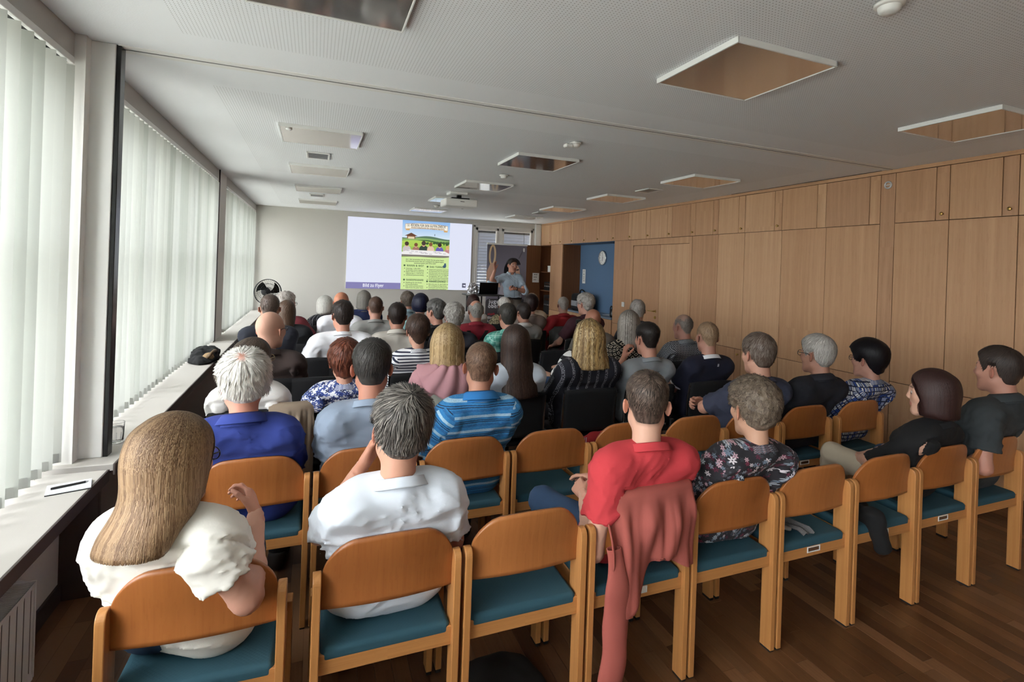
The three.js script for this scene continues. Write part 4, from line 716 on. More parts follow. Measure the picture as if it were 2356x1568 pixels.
function hairGeo(o, f, lod) {
  const D = hairField(o, f), len = o.len ?? 0.1, hang = o.type === 'bob' || o.type === 'long', R = rng((o.seed ?? 1) * 13 + 5);
  const lo = [-0.15, hang ? -len - 0.03 : -0.13, -0.14], hi = [0.15, 0.19, hang ? 0.22 : 0.17];
  if (o.flare) { lo[0] -= o.flare * len; hi[0] += o.flare * len; }
  const cols = o.cols.map(lin), pick = (t) => { const a = clamp(t, 0, 0.999) * (cols.length - 1), i = Math.floor(a); return mix3(cols[i], cols[min(i + 1, cols.length - 1)], a - i); };
  const cut = nets(hang ? D : (x, y, z) => max(D(x, y, z), -0.008 - hairMask(z, y, o.line ?? 'short')), lo, hi, lod.hair, 1.8);
  const sd = o.seed ?? 1;
  paint(cut, (x, y, z) => { const a = Math.atan2(x, z), c = pick(0.5 + 0.45 * noise(a * 9 + sd, hang ? y : y * 6, sd) + 0.35 * noise(a * 40, hang ? y * 2 : y * 18, sd)), r = o.root ? o.root * sstep(0.03, 0.14, y) : 0; const cc = o.spot ? mix3(lin('#c98f7c'), c, sstep(0.5, 1.3, hyp((x - o.spot[0]) * 1.5, y - o.spot[1], z - o.spot[2]) / o.spot[3])) : c; return cc.map((v) => v * 0.9 * (1 - r)); });
  const N = Math.round(lod.strands * (o.n ?? 1)), P = [], NN = [], C = [], I = [];
  const grad = (x, y, z) => { const e = 0.003, a = D(x + e, y, z) - D(x - e, y, z), b = D(x, y + e, z) - D(x, y - e, z), c = D(x, y, z + e) - D(x, y, z - e), l = hyp(a, b, c) + 1e-9; return [a / l, b / l, c / l]; };
  const pole = o.pole ?? (hang ? [0.01, 0.14, -0.02] : [0.008, 0.12, 0.055]), sl = o.strand ?? (hang ? len + 0.22 : 0.04), steps = hang ? lod.steps : max(4, lod.steps >> 1), curl = o.curl ?? 0, lift = o.lift ?? 0.004;
  for (let n = 0, tries = 0; n < N && tries < N * 6; tries++) {
    // a root on the scalp
    const ph = Math.acos(1 - R() * (hang ? 0.3 : 1.35)), th = R() * 2 * PI;
    let x = sin(ph) * sin(th) * 0.08, y = 0.042 + cos(ph) * 0.1, z = 0.012 + sin(ph) * cos(th) * 0.102;
    let m = hairMask(z, y, o.line ?? (hang ? o.type : 'short')); if (o.bald) m = min(m, max(0.115 - o.bald - y, z - 0.07 + o.bald * 0.2, abs(x) - 0.06)); if (o.spot && hyp(x - o.spot[0], y - o.spot[1], z - o.spot[2]) < o.spot[3] * (0.4 + 0.8 * R()) && R() < 0.8) continue; if (m < 0.004) continue;
    n++;
    const off = (hang ? 0.0013 : 0.0008) + R() * (hang ? 0.0012 : 0.0026), az = Math.atan2(x - pole[0], z - pole[2]), tone = hang ? 0.5 + 0.5 * noise(az * 7, sd, 0) + 0.35 * noise(az * 26, sd, 4) + (R() - 0.5) * 0.2 : R() * 0.9 + 0.05 + 0.4 * noise(x * 45, y * 45, z * 45 + sd), c0 = pick(tone), ln = sl * (0.65 + 0.5 * R()), step = ln / steps, w0 = lod.w * (0.6 + 0.7 * R()) * (o.w ?? 1), cph = R() * 6.28, cf = 90 + 50 * R(), out = hang ? 0 : lift * (0.3 + R());
    const base = P.length / 3; let px, py, pz, first = true, endY = -len * (0.84 + 0.2 * R() + 0.08 * noise(x * 60, z * 60, sd));
    let k = 0;
    for (; k <= steps; k++) {
      for (let it = 0; it < 2; it++) { const g = grad(x, y, z), dd = D(x, y, z) - off - out * (k / steps) ** 1.5; x -= g[0] * dd; y -= g[1] * dd; z -= g[2] * dd; }
      const g = grad(x, y, z);
      let dx = x - pole[0], dy = (y - pole[1]) - 0.02, dz = z - pole[2]; const hh = hyp(dx, dy, dz) + 1e-6; dx /= hh; dy /= hh; dz /= hh;
      if (hang) { const dn = sstep(0.10, 0.02, y); dx = lerp(dx, 0.10 * x, dn); dz = lerp(dz, 0, dn); dy = lerp(dy - 0.3, -1, dn); } else if (o.comb) { dx += o.comb[0]; dy += o.comb[1]; dz += o.comb[2]; }
      if (curl) { dx += curl * sin(k * cf * step * 3 + cph); dz += curl * cos(k * cf * step * 3 + cph); dy += curl * 0.6 * sin(k * 2.3 + cph); }
      const wob = o.wob ?? (hang ? 0.07 : 0.3); dx += wob * noise(x * 22, y * 22, z * 22 + sd); dz += wob * noise(x * 22 + 9, y * 22, z * 22 + sd);
      const dt = dx * g[0] + dy * g[1] + dz * g[2]; dx -= dt * g[0]; dy -= dt * g[1]; dz -= dt * g[2]; const l = hyp(dx, dy, dz) + 1e-6; dx /= l; dy /= l; dz /= l;
      const t = k / steps, w = w0 * (1 - 0.75 * t * t) * (k === 0 ? 0.6 : 1), sxx = g[1] * dz - g[2] * dy, syy = g[2] * dx - g[0] * dz, szz = g[0] * dy - g[1] * dx;
      const rootDark = o.root ? 1 - o.root * sstep(0.03, 0.14, y) : 1, tip = 0.9 + 0.22 * t;
      for (const s of [-1, 1]) { const up = 0; P.push(x + sxx * w * s + g[0] * up, y + syy * w * s + g[1] * up, z + szz * w * s + g[2] * up); NN.push(g[0] + s * 0.34 * sxx, g[1] + s * 0.34 * syy, g[2] + s * 0.34 * szz); const v = rootDark * tip; C.push(c0[0] * v, c0[1] * v, c0[2] * v); }
      x += dx * step; y += dy * step; z += dz * step;
      if (hang && y < endY) { k++; break; }
      if (!hang && hairMask(z, y, o.line ?? 'short') < -0.012) { k++; break; }
    }
    const rows = (P.length / 3 - base) / 2;
    for (let r = 0; r + 1 < rows; r++) { const a = base + r * 2, b = a + 1, c = a + 2, d = a + 3; I.push(a, c, b, b, c, d); }
  }
  const g = new THREE.BufferGeometry(); g.setAttribute('position', new THREE.Float32BufferAttribute(P, 3)); g.setAttribute('normal', new THREE.Float32BufferAttribute(NN, 3)); g.setAttribute('color', new THREE.Float32BufferAttribute(C, 3)); g.setIndex(I);
  return P.length ? mergeGeometries([cut, g]) : cut;
}
// ---- a right hand: wrist at the origin, fingers towards -z, palm down, thumb on the left side (-x)
const handCache = {};
function handGeo(curl, h, left) {
  const key = curl + '_' + h + '_' + left; if (handCache[key]) return handCache[key];
  const B = new Bones(0.009);
  B.add([0, 0, 0.03], [0, 0, -0.01], 0.024, 0.023, 1); 
  for (const [x, r] of [[-0.024, 0.0135], [-0.008, 0.0145], [0.009, 0.014], [0.025, 0.0125]]) B.add([x * 0.6, 0, -0.012], [x, 0.002, -0.082], 0.016, r);
  [[-0.027, 0.038, 0.023, 0.019, 0.0088], [-0.0085, 0.043, 0.027, 0.02, 0.009], [0.0095, 0.04, 0.025, 0.02, 0.0086], [0.0265, 0.031, 0.02, 0.017, 0.0077]].forEach(([x, a, b, c, r], i) => {
    let p = [x, 0.002, -0.085], ang = curl * (0.55 + 0.06 * i), sp = (i - 1.5) * 0.07; 
    for (const [L, rr] of [[a, r], [b, r * 0.93], [c, r * 0.84]]) { const q = [p[0] + sin(sp) * L, p[1] - sin(ang) * L, p[2] - cos(ang) * L]; B.add(p, q, rr, rr * 0.93); p = q; ang += curl * 0.8; }
  });
  let p = [-0.02, -0.006, -0.02]; for (const [dx, dy, dz, r0, r1] of [[-0.02, -0.008, -0.028, 0.015, 0.0115], [-0.012, -0.008 - curl * 0.01, -0.03, 0.0108, 0.0095], [-0.002, -0.006 - curl * 0.008, -0.024, 0.0095, 0.008]]) { const q = [p[0] + dx, p[1] + dy, p[2] + dz]; B.add(p, q, r0, r1); p = q; }
  const g = nets(B.field(), B.lo, B.hi, h);
  if (left) { g.scale(-1, 1, 1); const I = g.index.array; for (let i = 0; i < I.length; i += 3) { const t = I[i]; I[i] = I[i + 1]; I[i + 1] = t; } g.computeVertexNormals(); }
  return handCache[key] = g;
}
const shoeCache = {};
function shoeGeo(h) { return shoeCache[h] ??= nets((x, y, z) => max(smin(capD(x * 1.05, y, z, [0, 0.05, 0.03], [0, 0.032, -0.15], 0.046, 0.04), capD(x, y, z, [0, 0.06, 0.03], [0, 0.11, 0.03], 0.042, 0.044), 0.03), 0.002 - y, y - 0.105), [-0.07, -0.01, -0.22], [0.07, 0.13, 0.1], h); }
const fabricBump = dataTex(64, 64, (u, v, i, j) => { const n = 128 + 45 * ((i + j) % 2 ? 1 : -1) + 60 * noise(i * 0.5, j * 0.5, 2); return [n, n, n]; }, false); fabricBump.repeat.set(14, 14);
const cloth = (color, map, extra = {}) => phys(map ? 0xffffff : color, 0.92, { map: map ?? null, bumpMap: fabricBump, bumpScale: 0.0005, sheen: 0.25, sheenRoughness: 0.6, sheenColor: new THREE.Color(map ? 0x888888 : color), ...extra });
M.skin = phys(0xffffff, 0.5, { vertexColors: true, specularIntensity: 0.6 });
M.hair = phys(0xffffff, 0.5, { vertexColors: true, specularIntensity: 0.7 });
M.denim = cloth(0x2f4663); M.darkTrousers = cloth(0x1c1d22); M.beigeTrousers = cloth(0xb3a792); M.shoe = std(0x2a2624, 0.6); M.whiteShoe = std(0xdedcd8, 0.6);
M.frame = std(0x14110f, 0.3); M.lens = phys(0xffffff, 0.02, { transmission: 1, thickness: 0 });
const LOD = [
  { skin: 0.0185, cloth: 0.0102, legs: 0.022, head: 0.0052, hand: 0.006, hair: 0.0064, strands: 1650, steps: 12, w: 0.0018 },
  { skin: 0.021, cloth: 0.014, legs: 0.028, head: 0.0082, hand: 0.0085, hair: 0.009, strands: 850, steps: 10, w: 0.0028 },
  { skin: 0.027, cloth: 0.019, legs: 0.036, head: 0.0115, hand: 0.011, hair: 0.0125, strands: 320, steps: 7, w: 0.0044 },
];
function ik(s, w, hint, a, b) {                                // elbow between shoulder and wrist, bent towards hint
  const d = w.clone().sub(s), L = min(d.length(), a + b - 0.004); d.setLength(L);
  const x = (a * a - b * b + L * L) / (2 * L), h = Math.sqrt(max(0, a * a - x * x)), n = d.clone().normalize(), q = hint.clone().sub(s); q.addScaledVector(n, -q.dot(n)).normalize();
  return [s.clone().addScaledVector(n, x).addScaledVector(q, h), s.clone().add(d)];
}
// one person; see the table below for what o holds
function person(o) {
  const lod = LOD[o.lod ?? 2], f = !!o.f, hs = o.hs ?? 1, bw = o.bw ?? 1, hx = o.hip?.[0] ?? o.x, hd = o.hip?.[1] ?? o.d + 0.01, yaw = o.yaw ?? 0;
  const t = thing('person', o.label, 'person', hx, 0, -hd, yaw);
  const loc = (x, y, d) => V(x - hx, y, -(d - hd)).applyAxisAngle(V(0, 1, 0), -yaw);
  const hq = new THREE.Quaternion().setFromEuler(new THREE.Euler(o.pitch ?? 0, (o.turn ?? 0) - yaw, o.roll ?? 0, 'YXZ'));
  const hairT = o.hair ? max(o.hair.t ?? 0.012, o.hair.top ?? 0) : 0.002;
  const HC = loc(o.x, o.top - 0.134 * hs - hairT * 0.8, o.d);
  const neck = V(0, -0.142, 0.044).multiplyScalar(hs).applyQuaternion(new THREE.Quaternion().slerp(hq, 0.5)).add(HC);
  const hip = V(0, o.stand ? o.stand : 0.585, 0), sw = (o.sw ?? (f ? 0.152 : 0.176)), at = (k, dz = 0) => hip.clone().lerp(neck, k).add(V(0, 0, dz));
  const sd = (s) => neck.clone().add(V(s * sw, -0.10 - (o.drop ?? 0), -0.012).applyAxisAngle(V(0, 1, 0), o.twist ?? 0));
  const torso = new Bones(0.055), kz = 1.22, tw = (v) => v.applyAxisAngle(V(0, 1, 0), o.twist ?? 0);
  const bar = (c, w, r, z = kz) => torso.add(c.clone().add(tw(V(-w, 0, 0))), c.clone().add(tw(V(w, 0, 0))), r, r, z);
  bar(hip, 0.085 * bw, 0.117 * bw); bar(at(0.33, -0.01), 0.07 * bw, 0.112 * bw); bar(at(0.62, -0.012), 0.083 * bw, 0.116 * bw); bar(at(0.78, -0.012), sw * 0.6, 0.088);
  if (o.belly) torso.add(at(0.25, -0.08), at(0.45, -0.07), 0.1 * o.belly, 0.09 * o.belly);
  if (f) for (const s of [-1, 1]) torso.add(at(0.66).add(V(s * 0.07, 0, -0.085)), at(0.64).add(V(s * 0.07, 0, -0.1)), 0.05);
  const S = {}, E = {}, Wr = {}, armR = (f ? 0.84 : 1) * (o.arm ?? 1);
  for (const s of [-1, 1]) {
    S[s] = sd(s); torso.add(neck.clone().add(V(s * 0.02, -0.036, 0.002)), S[s].clone().add(V(0, 0.004, 0)), 0.046, 0.05, 1.05);
    const p = (s < 0 ? o.L : o.R) ?? {}, w = V(...(p.w ?? [s * 0.09, 0.70, -0.3])), hint = p.e ? V(...p.e) : S[s].clone().add(V(s * 0.16, -0.3, -0.02));
    [E[s], Wr[s]] = p.E ? [V(...p.E), w] : ik(S[s], w, hint, 0.295 * (o.reach ?? 1), 0.262 * (o.reach ?? 1));
  }
  // legs
  const K = {}, A = {}, HJ = {}, legs = o.legs ?? {};
  for (const s of [-1, 1]) { HJ[s] = V(s * 0.088, hip.y - 0.015, -0.03); const l = (s < 0 ? legs.L : legs.R) ?? {}; K[s] = V(...(l.k ?? (o.stand ? [s * 0.1, 0.52, -0.02] : [s * 0.12, 0.525, -0.44]))); A[s] = V(...(l.a ?? (o.stand ? [s * 0.11, 0.09, 0.02] : [s * 0.12, 0.095, -0.40]))); }
  // skin
  const body = new Bones(0.03); body.lo = [...torso.lo]; body.hi = [...torso.hi];
  const cz = o.chairD === undefined ? null : (x, y, z) => { const wx = x * cos(yaw) + z * sin(yaw) + hx - o.chairX, wz = z * cos(yaw) - x * sin(yaw) - hd + o.chairD, b = clamp(wx / 0.22, -1, 1); return (wz - (-0.034 + 0.03 * (1 - b * b) + 0.028 * sstep(0.64, 0.84, y) + 0.9 * max(0, y - 0.836) + 0.6 * max(0, 0.585 - y) + 0.5 * max(0, abs(wx) - 0.21))) * 0.8; };
  const trunk = torso.field(-0.014), inner = (x, y, z) => cz ? smax(trunk(x, y, z), cz(x, y, z) + 0.014, 0.012) : trunk(x, y, z);
  body.add(neck.clone().add(V(0, -0.03, -0.022)), V(0, -0.10, 0.034).multiplyScalar(hs).applyQuaternion(hq).add(HC), f ? 0.042 : 0.05, f ? 0.044 : 0.052);
  for (const s of [-1, 1]) { body.add(S[s], E[s], 0.05 * armR, 0.041 * armR); body.add(E[s], E[s].clone().lerp(Wr[s], 0.3), 0.041 * armR, 0.043 * armR); body.add(E[s].clone().lerp(Wr[s], 0.3), Wr[s], 0.043 * armR, 0.027 * armR); body.add(HJ[s], K[s], 0.07, 0.052).add(K[s], A[s], 0.05, 0.034).add(A[s], A[s].clone().add(V(s * 0.01, -0.055, -0.12)), 0.034, 0.026); }
  const sk = { skin: o.skin ?? '#c99a80', brow: o.hair?.cols?.[0], scalp: o.hair?.scalp, line: o.hair?.line };
  const base = lin(sk.skin), G = [];
  const bf = body.field(), nb = (x, y, z) => smin(inner(x, y, z), bf(x, y, z), 0.03);
  G.push(paint(nets(nb, body.lo, body.hi, lod.skin), (x, y, z) => { const e = min(hyp(x - E[1].x, y - E[1].y, z - E[1].z), hyp(x - E[-1].x, y - E[-1].y, z - E[-1].z)); return mix3(base, [base[0] * 0.95, base[1] * 0.72, base[2] * 0.68], 0.5 * sstep(0.07, 0.02, e) + 0.12 * noise(x * 14, y * 14, z * 14)); }));
  const hm = new THREE.Matrix4().compose(HC, hq, V(hs, hs, hs));
  G.push(headGeo(f, lod.head, sk).applyMatrix4(hm));
  for (const s of [-1, 1]) {
    const p = (s < 0 ? o.L : o.R) ?? {}, fw = p.f ? V(...p.f).normalize() : V(0, -0.12, -1).add(Wr[s].clone().sub(E[s]).normalize()).normalize(), up = p.up ? V(...p.up) : V(s * 0.25, 1, 0);
    const zz = fw.clone().negate(), xx = up.clone().cross(zz).normalize(), yy = zz.clone().cross(xx), m = new THREE.Matrix4().makeBasis(xx, yy, zz).setPosition(Wr[s]); m.scale(V(1, 1, 1).multiplyScalar(f ? 0.9 : 1));
    G.push(paint(handGeo(p.curl ?? 0.45, lod.hand, s < 0).clone().applyMatrix4(m), () => [base[0], base[1] * 0.9, base[2] * 0.87]));
  }
  put('body', mergeGeometries(G.map((g) => { const c = g.clone(); for (const k of Object.keys(c.attributes)) if (!['position', 'normal', 'color'].includes(k)) c.deleteAttribute(k); return c; })), M.skin, t);
  // shirt
  const sh = o.shirt ?? {}, sv = sh.sleeve ?? 0.55, grow = sh.grow ?? 0.0, hem = sh.hem ?? (o.stand ? hip.y - 0.06 : 0.478), sleeves = new Bones(0.03), cuts = [];
  const shirtT = new Bones(0.055); shirtT.A.push(...torso.A); shirtT.lo = [...torso.lo]; shirtT.hi = [...torso.hi];
  const tf0 = shirtT.field(grow + 0.004), tf = cz ? (x, y, z) => smax(tf0(x, y, z), cz(x, y, z), 0.012) : tf0, arms = [];
  for (const s of [-1, 1]) {
    if (!sv) continue;
    const B = new Bones(0.02), up = E[s].clone().sub(S[s]), end = S[s].clone().lerp(E[s], min(1, sv) + (sv < 1 ? 0.12 : 0)), loose = sh.loose ?? 0.012;
    B.add(S[s].clone().lerp(neck, 0.12), end, 0.056 * armR + loose, lerp(0.056, 0.046, min(1, sv)) * armR + loose);
    let c = S[s].clone().lerp(E[s], min(1, sv)), n = up.normalize();
    if (sv > 1) { const k = sv - 1, e2 = E[s].clone().lerp(Wr[s], min(1, k + 0.1)); B.add(E[s], e2, 0.047 * armR + loose, lerp(0.047, 0.032, k) * armR + loose); c = E[s].clone().lerp(Wr[s], k); n = Wr[s].clone().sub(E[s]).normalize(); }
    for (let i = 0; i < 3; i++) { shirtT.lo[i] = min(shirtT.lo[i], B.lo[i] - 0.02); shirtT.hi[i] = max(shirtT.hi[i], B.hi[i] + 0.02); }
    const ff = B.field(grow * 0.4); arms.push((x, y, z) => { const a = ff(x, y, z), b = (x - c.x) * n.x + (y - c.y) * n.y + (z - c.z) * n.z; return sv > 1 && hyp(x - S[s].x, y - S[s].y, z - S[s].z) < 0.2 ? a : max(a, b); });
  }
  const amp = (sh.fold ?? 0.006) * ((o.lod ?? 2) < 1 ? 1.7 : 1.2), q = (o.d * 37 + o.x * 11) % 50, nk = neck;
  const shirtF = (x, y, z) => {
    let d = tf(x, y, z), da = 9; const dt = d; for (const a of arms) { const v = a(x, y, z); da = min(da, v); d = smin(d, v, 0.035); }
    const flat = cz && dt < da + 0.02 ? cz(x, y, z) - 0.001 : -9;
    if (sh.v) d = max(d, sh.v - hyp(x - nk.x, (y - nk.y - 0.06) * 0.6, z - nk.z + 0.02));
    d = max(d, hem - y + 0.02 * sin(x * 9 + q));
    if (d > 0.03 || d < -0.03) return d;
    const ridge = (v) => { const r = max(0, 1 - 3.2 * abs(v)); return r * r; };
    const low = sstep(0.95, 0.66, y), out = sstep(0.12, 0.2, abs(x - nk.x * 0.5)), w1 = noise(x * 3 + q, y * 4, z * 3), up = sstep(nk.y + 0.02, nk.y - 0.06, y);
    const n1 = ridge(noise(x * 3.1 + q, y * 15 + 4 * w1 + 3 * abs(x), z * 3)), n2 = ridge(noise(x * 8 + 6 * w1 + q, y * 5.5 - 5 * abs(x), z * 5)), n3 = ridge(noise(x * 9 - q, y * 9 + 10 * abs(x), z * 13));
    return max(flat, d - amp * up * sstep(hem, hem + 0.09, y) * ((0.35 + 0.85 * low) * n1 + 0.55 * (1 - low) * n2 + 0.5 * out * n3 + 0.5 * w1 - 0.25));
  };
  const sg = nets(shirtF, shirtT.lo.map((v) => v - 0.03), shirtT.hi.map((v) => v + 0.03), lod.cloth, 1.6);
  let sgm = sg;
  if (sh.map) {                                               // cloth runs round the trunk, and along each sleeve
    sgm = sg.toNonIndexed(); const P = sgm.attributes.position, uv = new Float32Array(P.count * 2), segs = [];
    for (const s of [-1, 1]) if (sv) { const ax = E[s].clone().sub(S[s]).normalize(), b1 = V(0, 0, 1).cross(ax).normalize(), b2 = ax.clone().cross(b1); segs.push([S[s], E[s], ax, b1, b2, s, 0]); if (sv > 1) { const a2 = Wr[s].clone().sub(E[s]).normalize(), c1 = V(0, 0, 1).cross(a2).normalize(); segs.push([E[s], Wr[s], a2, c1, a2.clone().cross(c1), s, 0.295]); } }
    for (let i = 0; i < P.count; i += 3) {
      const cx = (P.getX(i) + P.getX(i + 1) + P.getX(i + 2)) / 3, cy = (P.getY(i) + P.getY(i + 1) + P.getY(i + 2)) / 3, cz0 = (P.getZ(i) + P.getZ(i + 1) + P.getZ(i + 2)) / 3;
      let best = tf0(cx, cy, cz0) + 0.004, sg1 = null; for (const q of segs) { const d = capD(cx, cy, cz0, q[0].toArray(), q[1].toArray(), 0.066, 0.06); if (d < best) { best = d; sg1 = q; } }
      let ref = null;
      for (let k = 0; k < 3; k++) {
        const x = P.getX(i + k), y = P.getY(i + k), z = P.getZ(i + k); let u, v, a, r;
        if (sg1) { const w = V(x, y, z).sub(sg1[0]); v = sg1[0].y - w.dot(sg1[2]) - sg1[6]; a = Math.atan2(w.dot(sg1[3]), w.dot(sg1[4])); r = 0.066; } else { v = y; a = Math.atan2(x, z + 0.02); r = sh.planar ? 0 : 0.165; }
        if (ref === null) ref = a; else if (a - ref > PI) a -= 2 * PI; else if (a - ref < -PI) a += 2 * PI;
        u = r ? a * r : x; uv[2 * (i + k)] = u; uv[2 * (i + k) + 1] = v;
      }
    }
    sgm.setAttribute('uv', new THREE.BufferAttribute(uv, 2));
  } else uvMap(sgm, (x, y, z) => [Math.atan2(x, z + 0.02) * 0.165, y]);
  const smat = sh.mat ?? cloth(sh.color ?? '#888', sh.map);
  const shirt = put(sh.name ?? 'shirt', sgm, smat, t);
  if (sh.label) shirt.userData.label = sh.label;
  // neckline: ribbed band or folded collar
  const NR = (f ? 0.053 : 0.063) * (o.nr ?? 1), ring = neck.clone().add(V(0, sh.collar ? 0.0 : -0.001, -0.004)), tilt = -0.36 + (sh.tilt ?? 0);
  if (!sh.v && sh.neck !== 0) {
    const open = sh.collar ? 0.5 : 0;
    const cg = sheet((u, v) => {
      const a = (u * 2 - 1) * (PI - open), hgt = sh.collar ? (v < 0.45 ? lerp(-0.028, 0.03, v / 0.45) : lerp(0.03, -0.016, (v - 0.45) / 0.55)) : lerp(-0.02, 0.012, v);
      const r = sh.collar ? (v < 0.45 ? lerp(NR + 0.02, NR + 0.002, v / 0.45) : lerp(NR + 0.006, NR + 0.034, (v - 0.45) / 0.55)) : lerp(NR + 0.02, NR + 0.004, v);
      return [r * sin(a) * (sh.collar ? 1.12 : 1.2), hgt - (sh.collar ? 0 : 0.006 * sin(a) ** 2), r * cos(a)];
    }, 40, 9, sh.collar ? 0.004 : 0.006).rotateX(tilt * 0.75).rotateY(((o.turn ?? 0) - yaw) * 0.3).translate(ring.x, ring.y, ring.z);
    const c = put(sh.collar ? 'collar' : 'neckband', cg, sh.trim ? cloth(sh.trim) : sh.collarColor ? cloth(sh.collarColor) : smat, shirt); if (sh.trim) c.userData.label = 'contrasting neckband';
  }
  if (sh.trim && sv && sv < 1) for (const s of [-1, 1]) { const c = S[s].clone().lerp(E[s], sv - 0.03), n = E[s].clone().sub(S[s]).normalize(), g = new THREE.TorusGeometry(0.05 * armR + (sh.loose ?? 0.012) + 0.003, 0.0075, 8, 32); g.applyQuaternion(new THREE.Quaternion().setFromUnitVectors(V(0, 0, 1), n)).translate(c.x, c.y, c.z); put('cuff', g, cloth(sh.trim), shirt); }
  // trousers and shoes
  const tr = new Bones(0.04); tr.add(hip.clone().add(V(-0.085, 0, 0)), hip.clone().add(V(0.085, 0, 0)), 0.118 * min(1.08, bw) - 0.006, 0.118 * min(1.08, bw) - 0.006, 1.15);
  for (const s of [-1, 1]) tr.add(HJ[s], K[s], 0.084, 0.064).add(K[s], A[s], 0.062, 0.05);
  const trf = tr.field(), lowY = min(A[1].y, A[-1].y) - 0.03;
  put('trousers', uvMap(nets((x, y, z) => { const d = max(trf(x, y, z), y - hip.y - 0.09, lowY - y); return abs(d) < 0.02 ? d + 0.003 * noise(x * 14 + q, y * 22, z * 16) : d; }, tr.lo, tr.hi, lod.legs), (x, y, z) => [x, y + z]), o.pants ?? M.darkTrousers, t);
  for (const s of [-1, 1]) { const m = put('shoe', shoeGeo((o.lod ?? 2) < 1 ? 0.012 : 0.022), o.shoe ?? M.shoe, t); m.position.set(A[s].x, A[s].y - 0.095, A[s].z - 0.01); m.rotation.y = -s * 0.15; }
  // hair
  if (o.hair) { const h = put('hair', hairGeo({ seed: Math.round(o.x * 100 + o.d * 10 + 400), ...o.hair }, f, lod), M.hair, t); h.applyMatrix4(hm); }
  const inHead = (name, geo, mat, parent) => { const m = put(name, geo.applyMatrix4(hm), mat, parent ?? t); return m; };
  if (o.glasses) {
    const gl = [], y = 0.012; for (const s of [-1, 1]) { gl.push(new THREE.TorusGeometry(0.022, 0.0018, 6, 24).scale(1.1, 0.85, 1).translate(s * 0.031, y, -0.103), tube([V(s * 0.055, y + 0.006, -0.102), V(s * 0.078, y + 0.008, -0.06), V(s * 0.083, y + 0.006, -0.005), V(s * 0.083, y - 0.012, 0.018)], 0.0022, 14, 6)); } gl.push(rod(V(-0.009, y, -0.103), V(0.009, y, -0.103), 0.0018));
    const gm = inHead('glasses', merge(gl), o.glasses === true ? M.frame : std(o.glasses, 0.3));
    for (const s of [-1, 1]) inHead('lens', new THREE.SphereGeometry(0.0215, 16, 8).scale(1.1, 0.85, 0.04).translate(s * 0.031, y, -0.103), M.lens, gm);
  }
  if (o.extra) o.extra({ t, HC, hm, neck, S, E, Wr, hip, at, inHead, shirt });
  return t;
}
// ================================================================ printed and woven patterns (one metre = uv 1; repeats set per cloth)
function pat(w, h, draw, mw, mh) { const t = texOf(cv(w, h, draw)); t.repeat.set(1 / mw, 1 / mh); return t; }
const T = {};
T.marine = pat(64, 64, (c) => { c.fillStyle = '#e9e9ec'; c.fillRect(0, 0, 64, 64); c.fillStyle = '#23283f'; c.fillRect(0, 38, 64, 26); }, 0.026, 0.026);
T.polo = pat(256, 256, (c) => { c.fillStyle = '#2e7fbd'; c.fillRect(0, 0, 256, 256); c.fillStyle = '#a5cbe2'; c.fillRect(0, 30, 256, 46); c.fillStyle = '#16243f'; c.fillRect(0, 120, 256, 12); c.fillRect(0, 150, 256, 14); c.fillStyle = '#2668a2'; c.fillRect(0, 190, 256, 40); const R = rng(4); c.globalAlpha = 0.12; for (let i = 0; i < 1500; i++) { c.fillStyle = R() < 0.5 ? '#fff' : '#123'; c.fillRect(R() * 256, R() * 256, 14, 2); } c.globalAlpha = 1; }, 0.08, 0.08);
const flowers = (bg, kinds, n, seed, w, mw, petal = 6, rad = [10, 26]) => pat(w, w, (c) => {
  c.fillStyle = bg; c.fillRect(0, 0, w, w); const R = rng(seed);
  for (let i = 0; i < n; i++) {
    const x = R() * w, y = R() * w, r = lerp(rad[0], rad[1], R()), k = kinds[Math.floor(R() * kinds.length)], a0 = R() * 6;
    for (const ox of [-w, 0, w]) for (const oy of [-w, 0, w]) { if (x + ox < -40 || x + ox > w + 40 || y + oy < -40 || y + oy > w + 40) continue;
      c.save(); c.translate(x + ox, y + oy); c.rotate(a0); c.fillStyle = k;
      for (let p = 0; p < petal; p++) { c.rotate(2 * PI / petal); c.beginPath(); c.ellipse(r * 0.55, 0, r * 0.5, r * 0.22, 0, 0, 7); c.fill(); }
      c.fillStyle = '#2b2529'; c.beginPath(); c.arc(0, 0, r * 0.16, 0, 7); c.fill(); c.restore(); }
  }
}, mw, mw);
T.floral = flowers('#2a282d', ['#8d9cab', '#aeb7c0', '#c7a3ad', '#7d2f48', '#6c7b8b', '#4b4d55', '#d5cdd0', '#5a2338', '#3d4147'], 190, 5, 512, 0.26);
T.blueFloral = flowers('#e3e5ec', ['#2b3f86', '#22336e', '#3d56a0', '#1b2858'], 120, 9, 256, 0.14, 4, [12, 24]);
T.blocks = pat(256, 256, (c) => { c.fillStyle = '#121a38'; c.fillRect(0, 0, 256, 256); const R = rng(12); for (let j = 0; j < 5; j++) { let x = 0; while (x < 250) { const w = 6 + R() * 16; c.fillStyle = ['#cfd0d3', '#b9bcc4', '#2d4a93', '#d8d8d6', '#8792b0'][Math.floor(R() * 5)]; c.fillRect(x, j * 51 + 4 + R() * 6, w * 0.72, 36 + R() * 6); x += w; } } }, 0.16, 0.16);
T.check = pat(128, 128, (c) => { c.fillStyle = '#7cc7b4'; c.fillRect(0, 0, 128, 128); c.fillStyle = 'rgba(52,128,116,0.55)'; c.fillRect(0, 0, 44, 128); c.fillRect(0, 0, 128, 44); c.fillStyle = 'rgba(225,245,238,0.5)'; c.fillRect(80, 0, 12, 128); c.fillRect(0, 80, 128, 12); }, 0.075, 0.075);
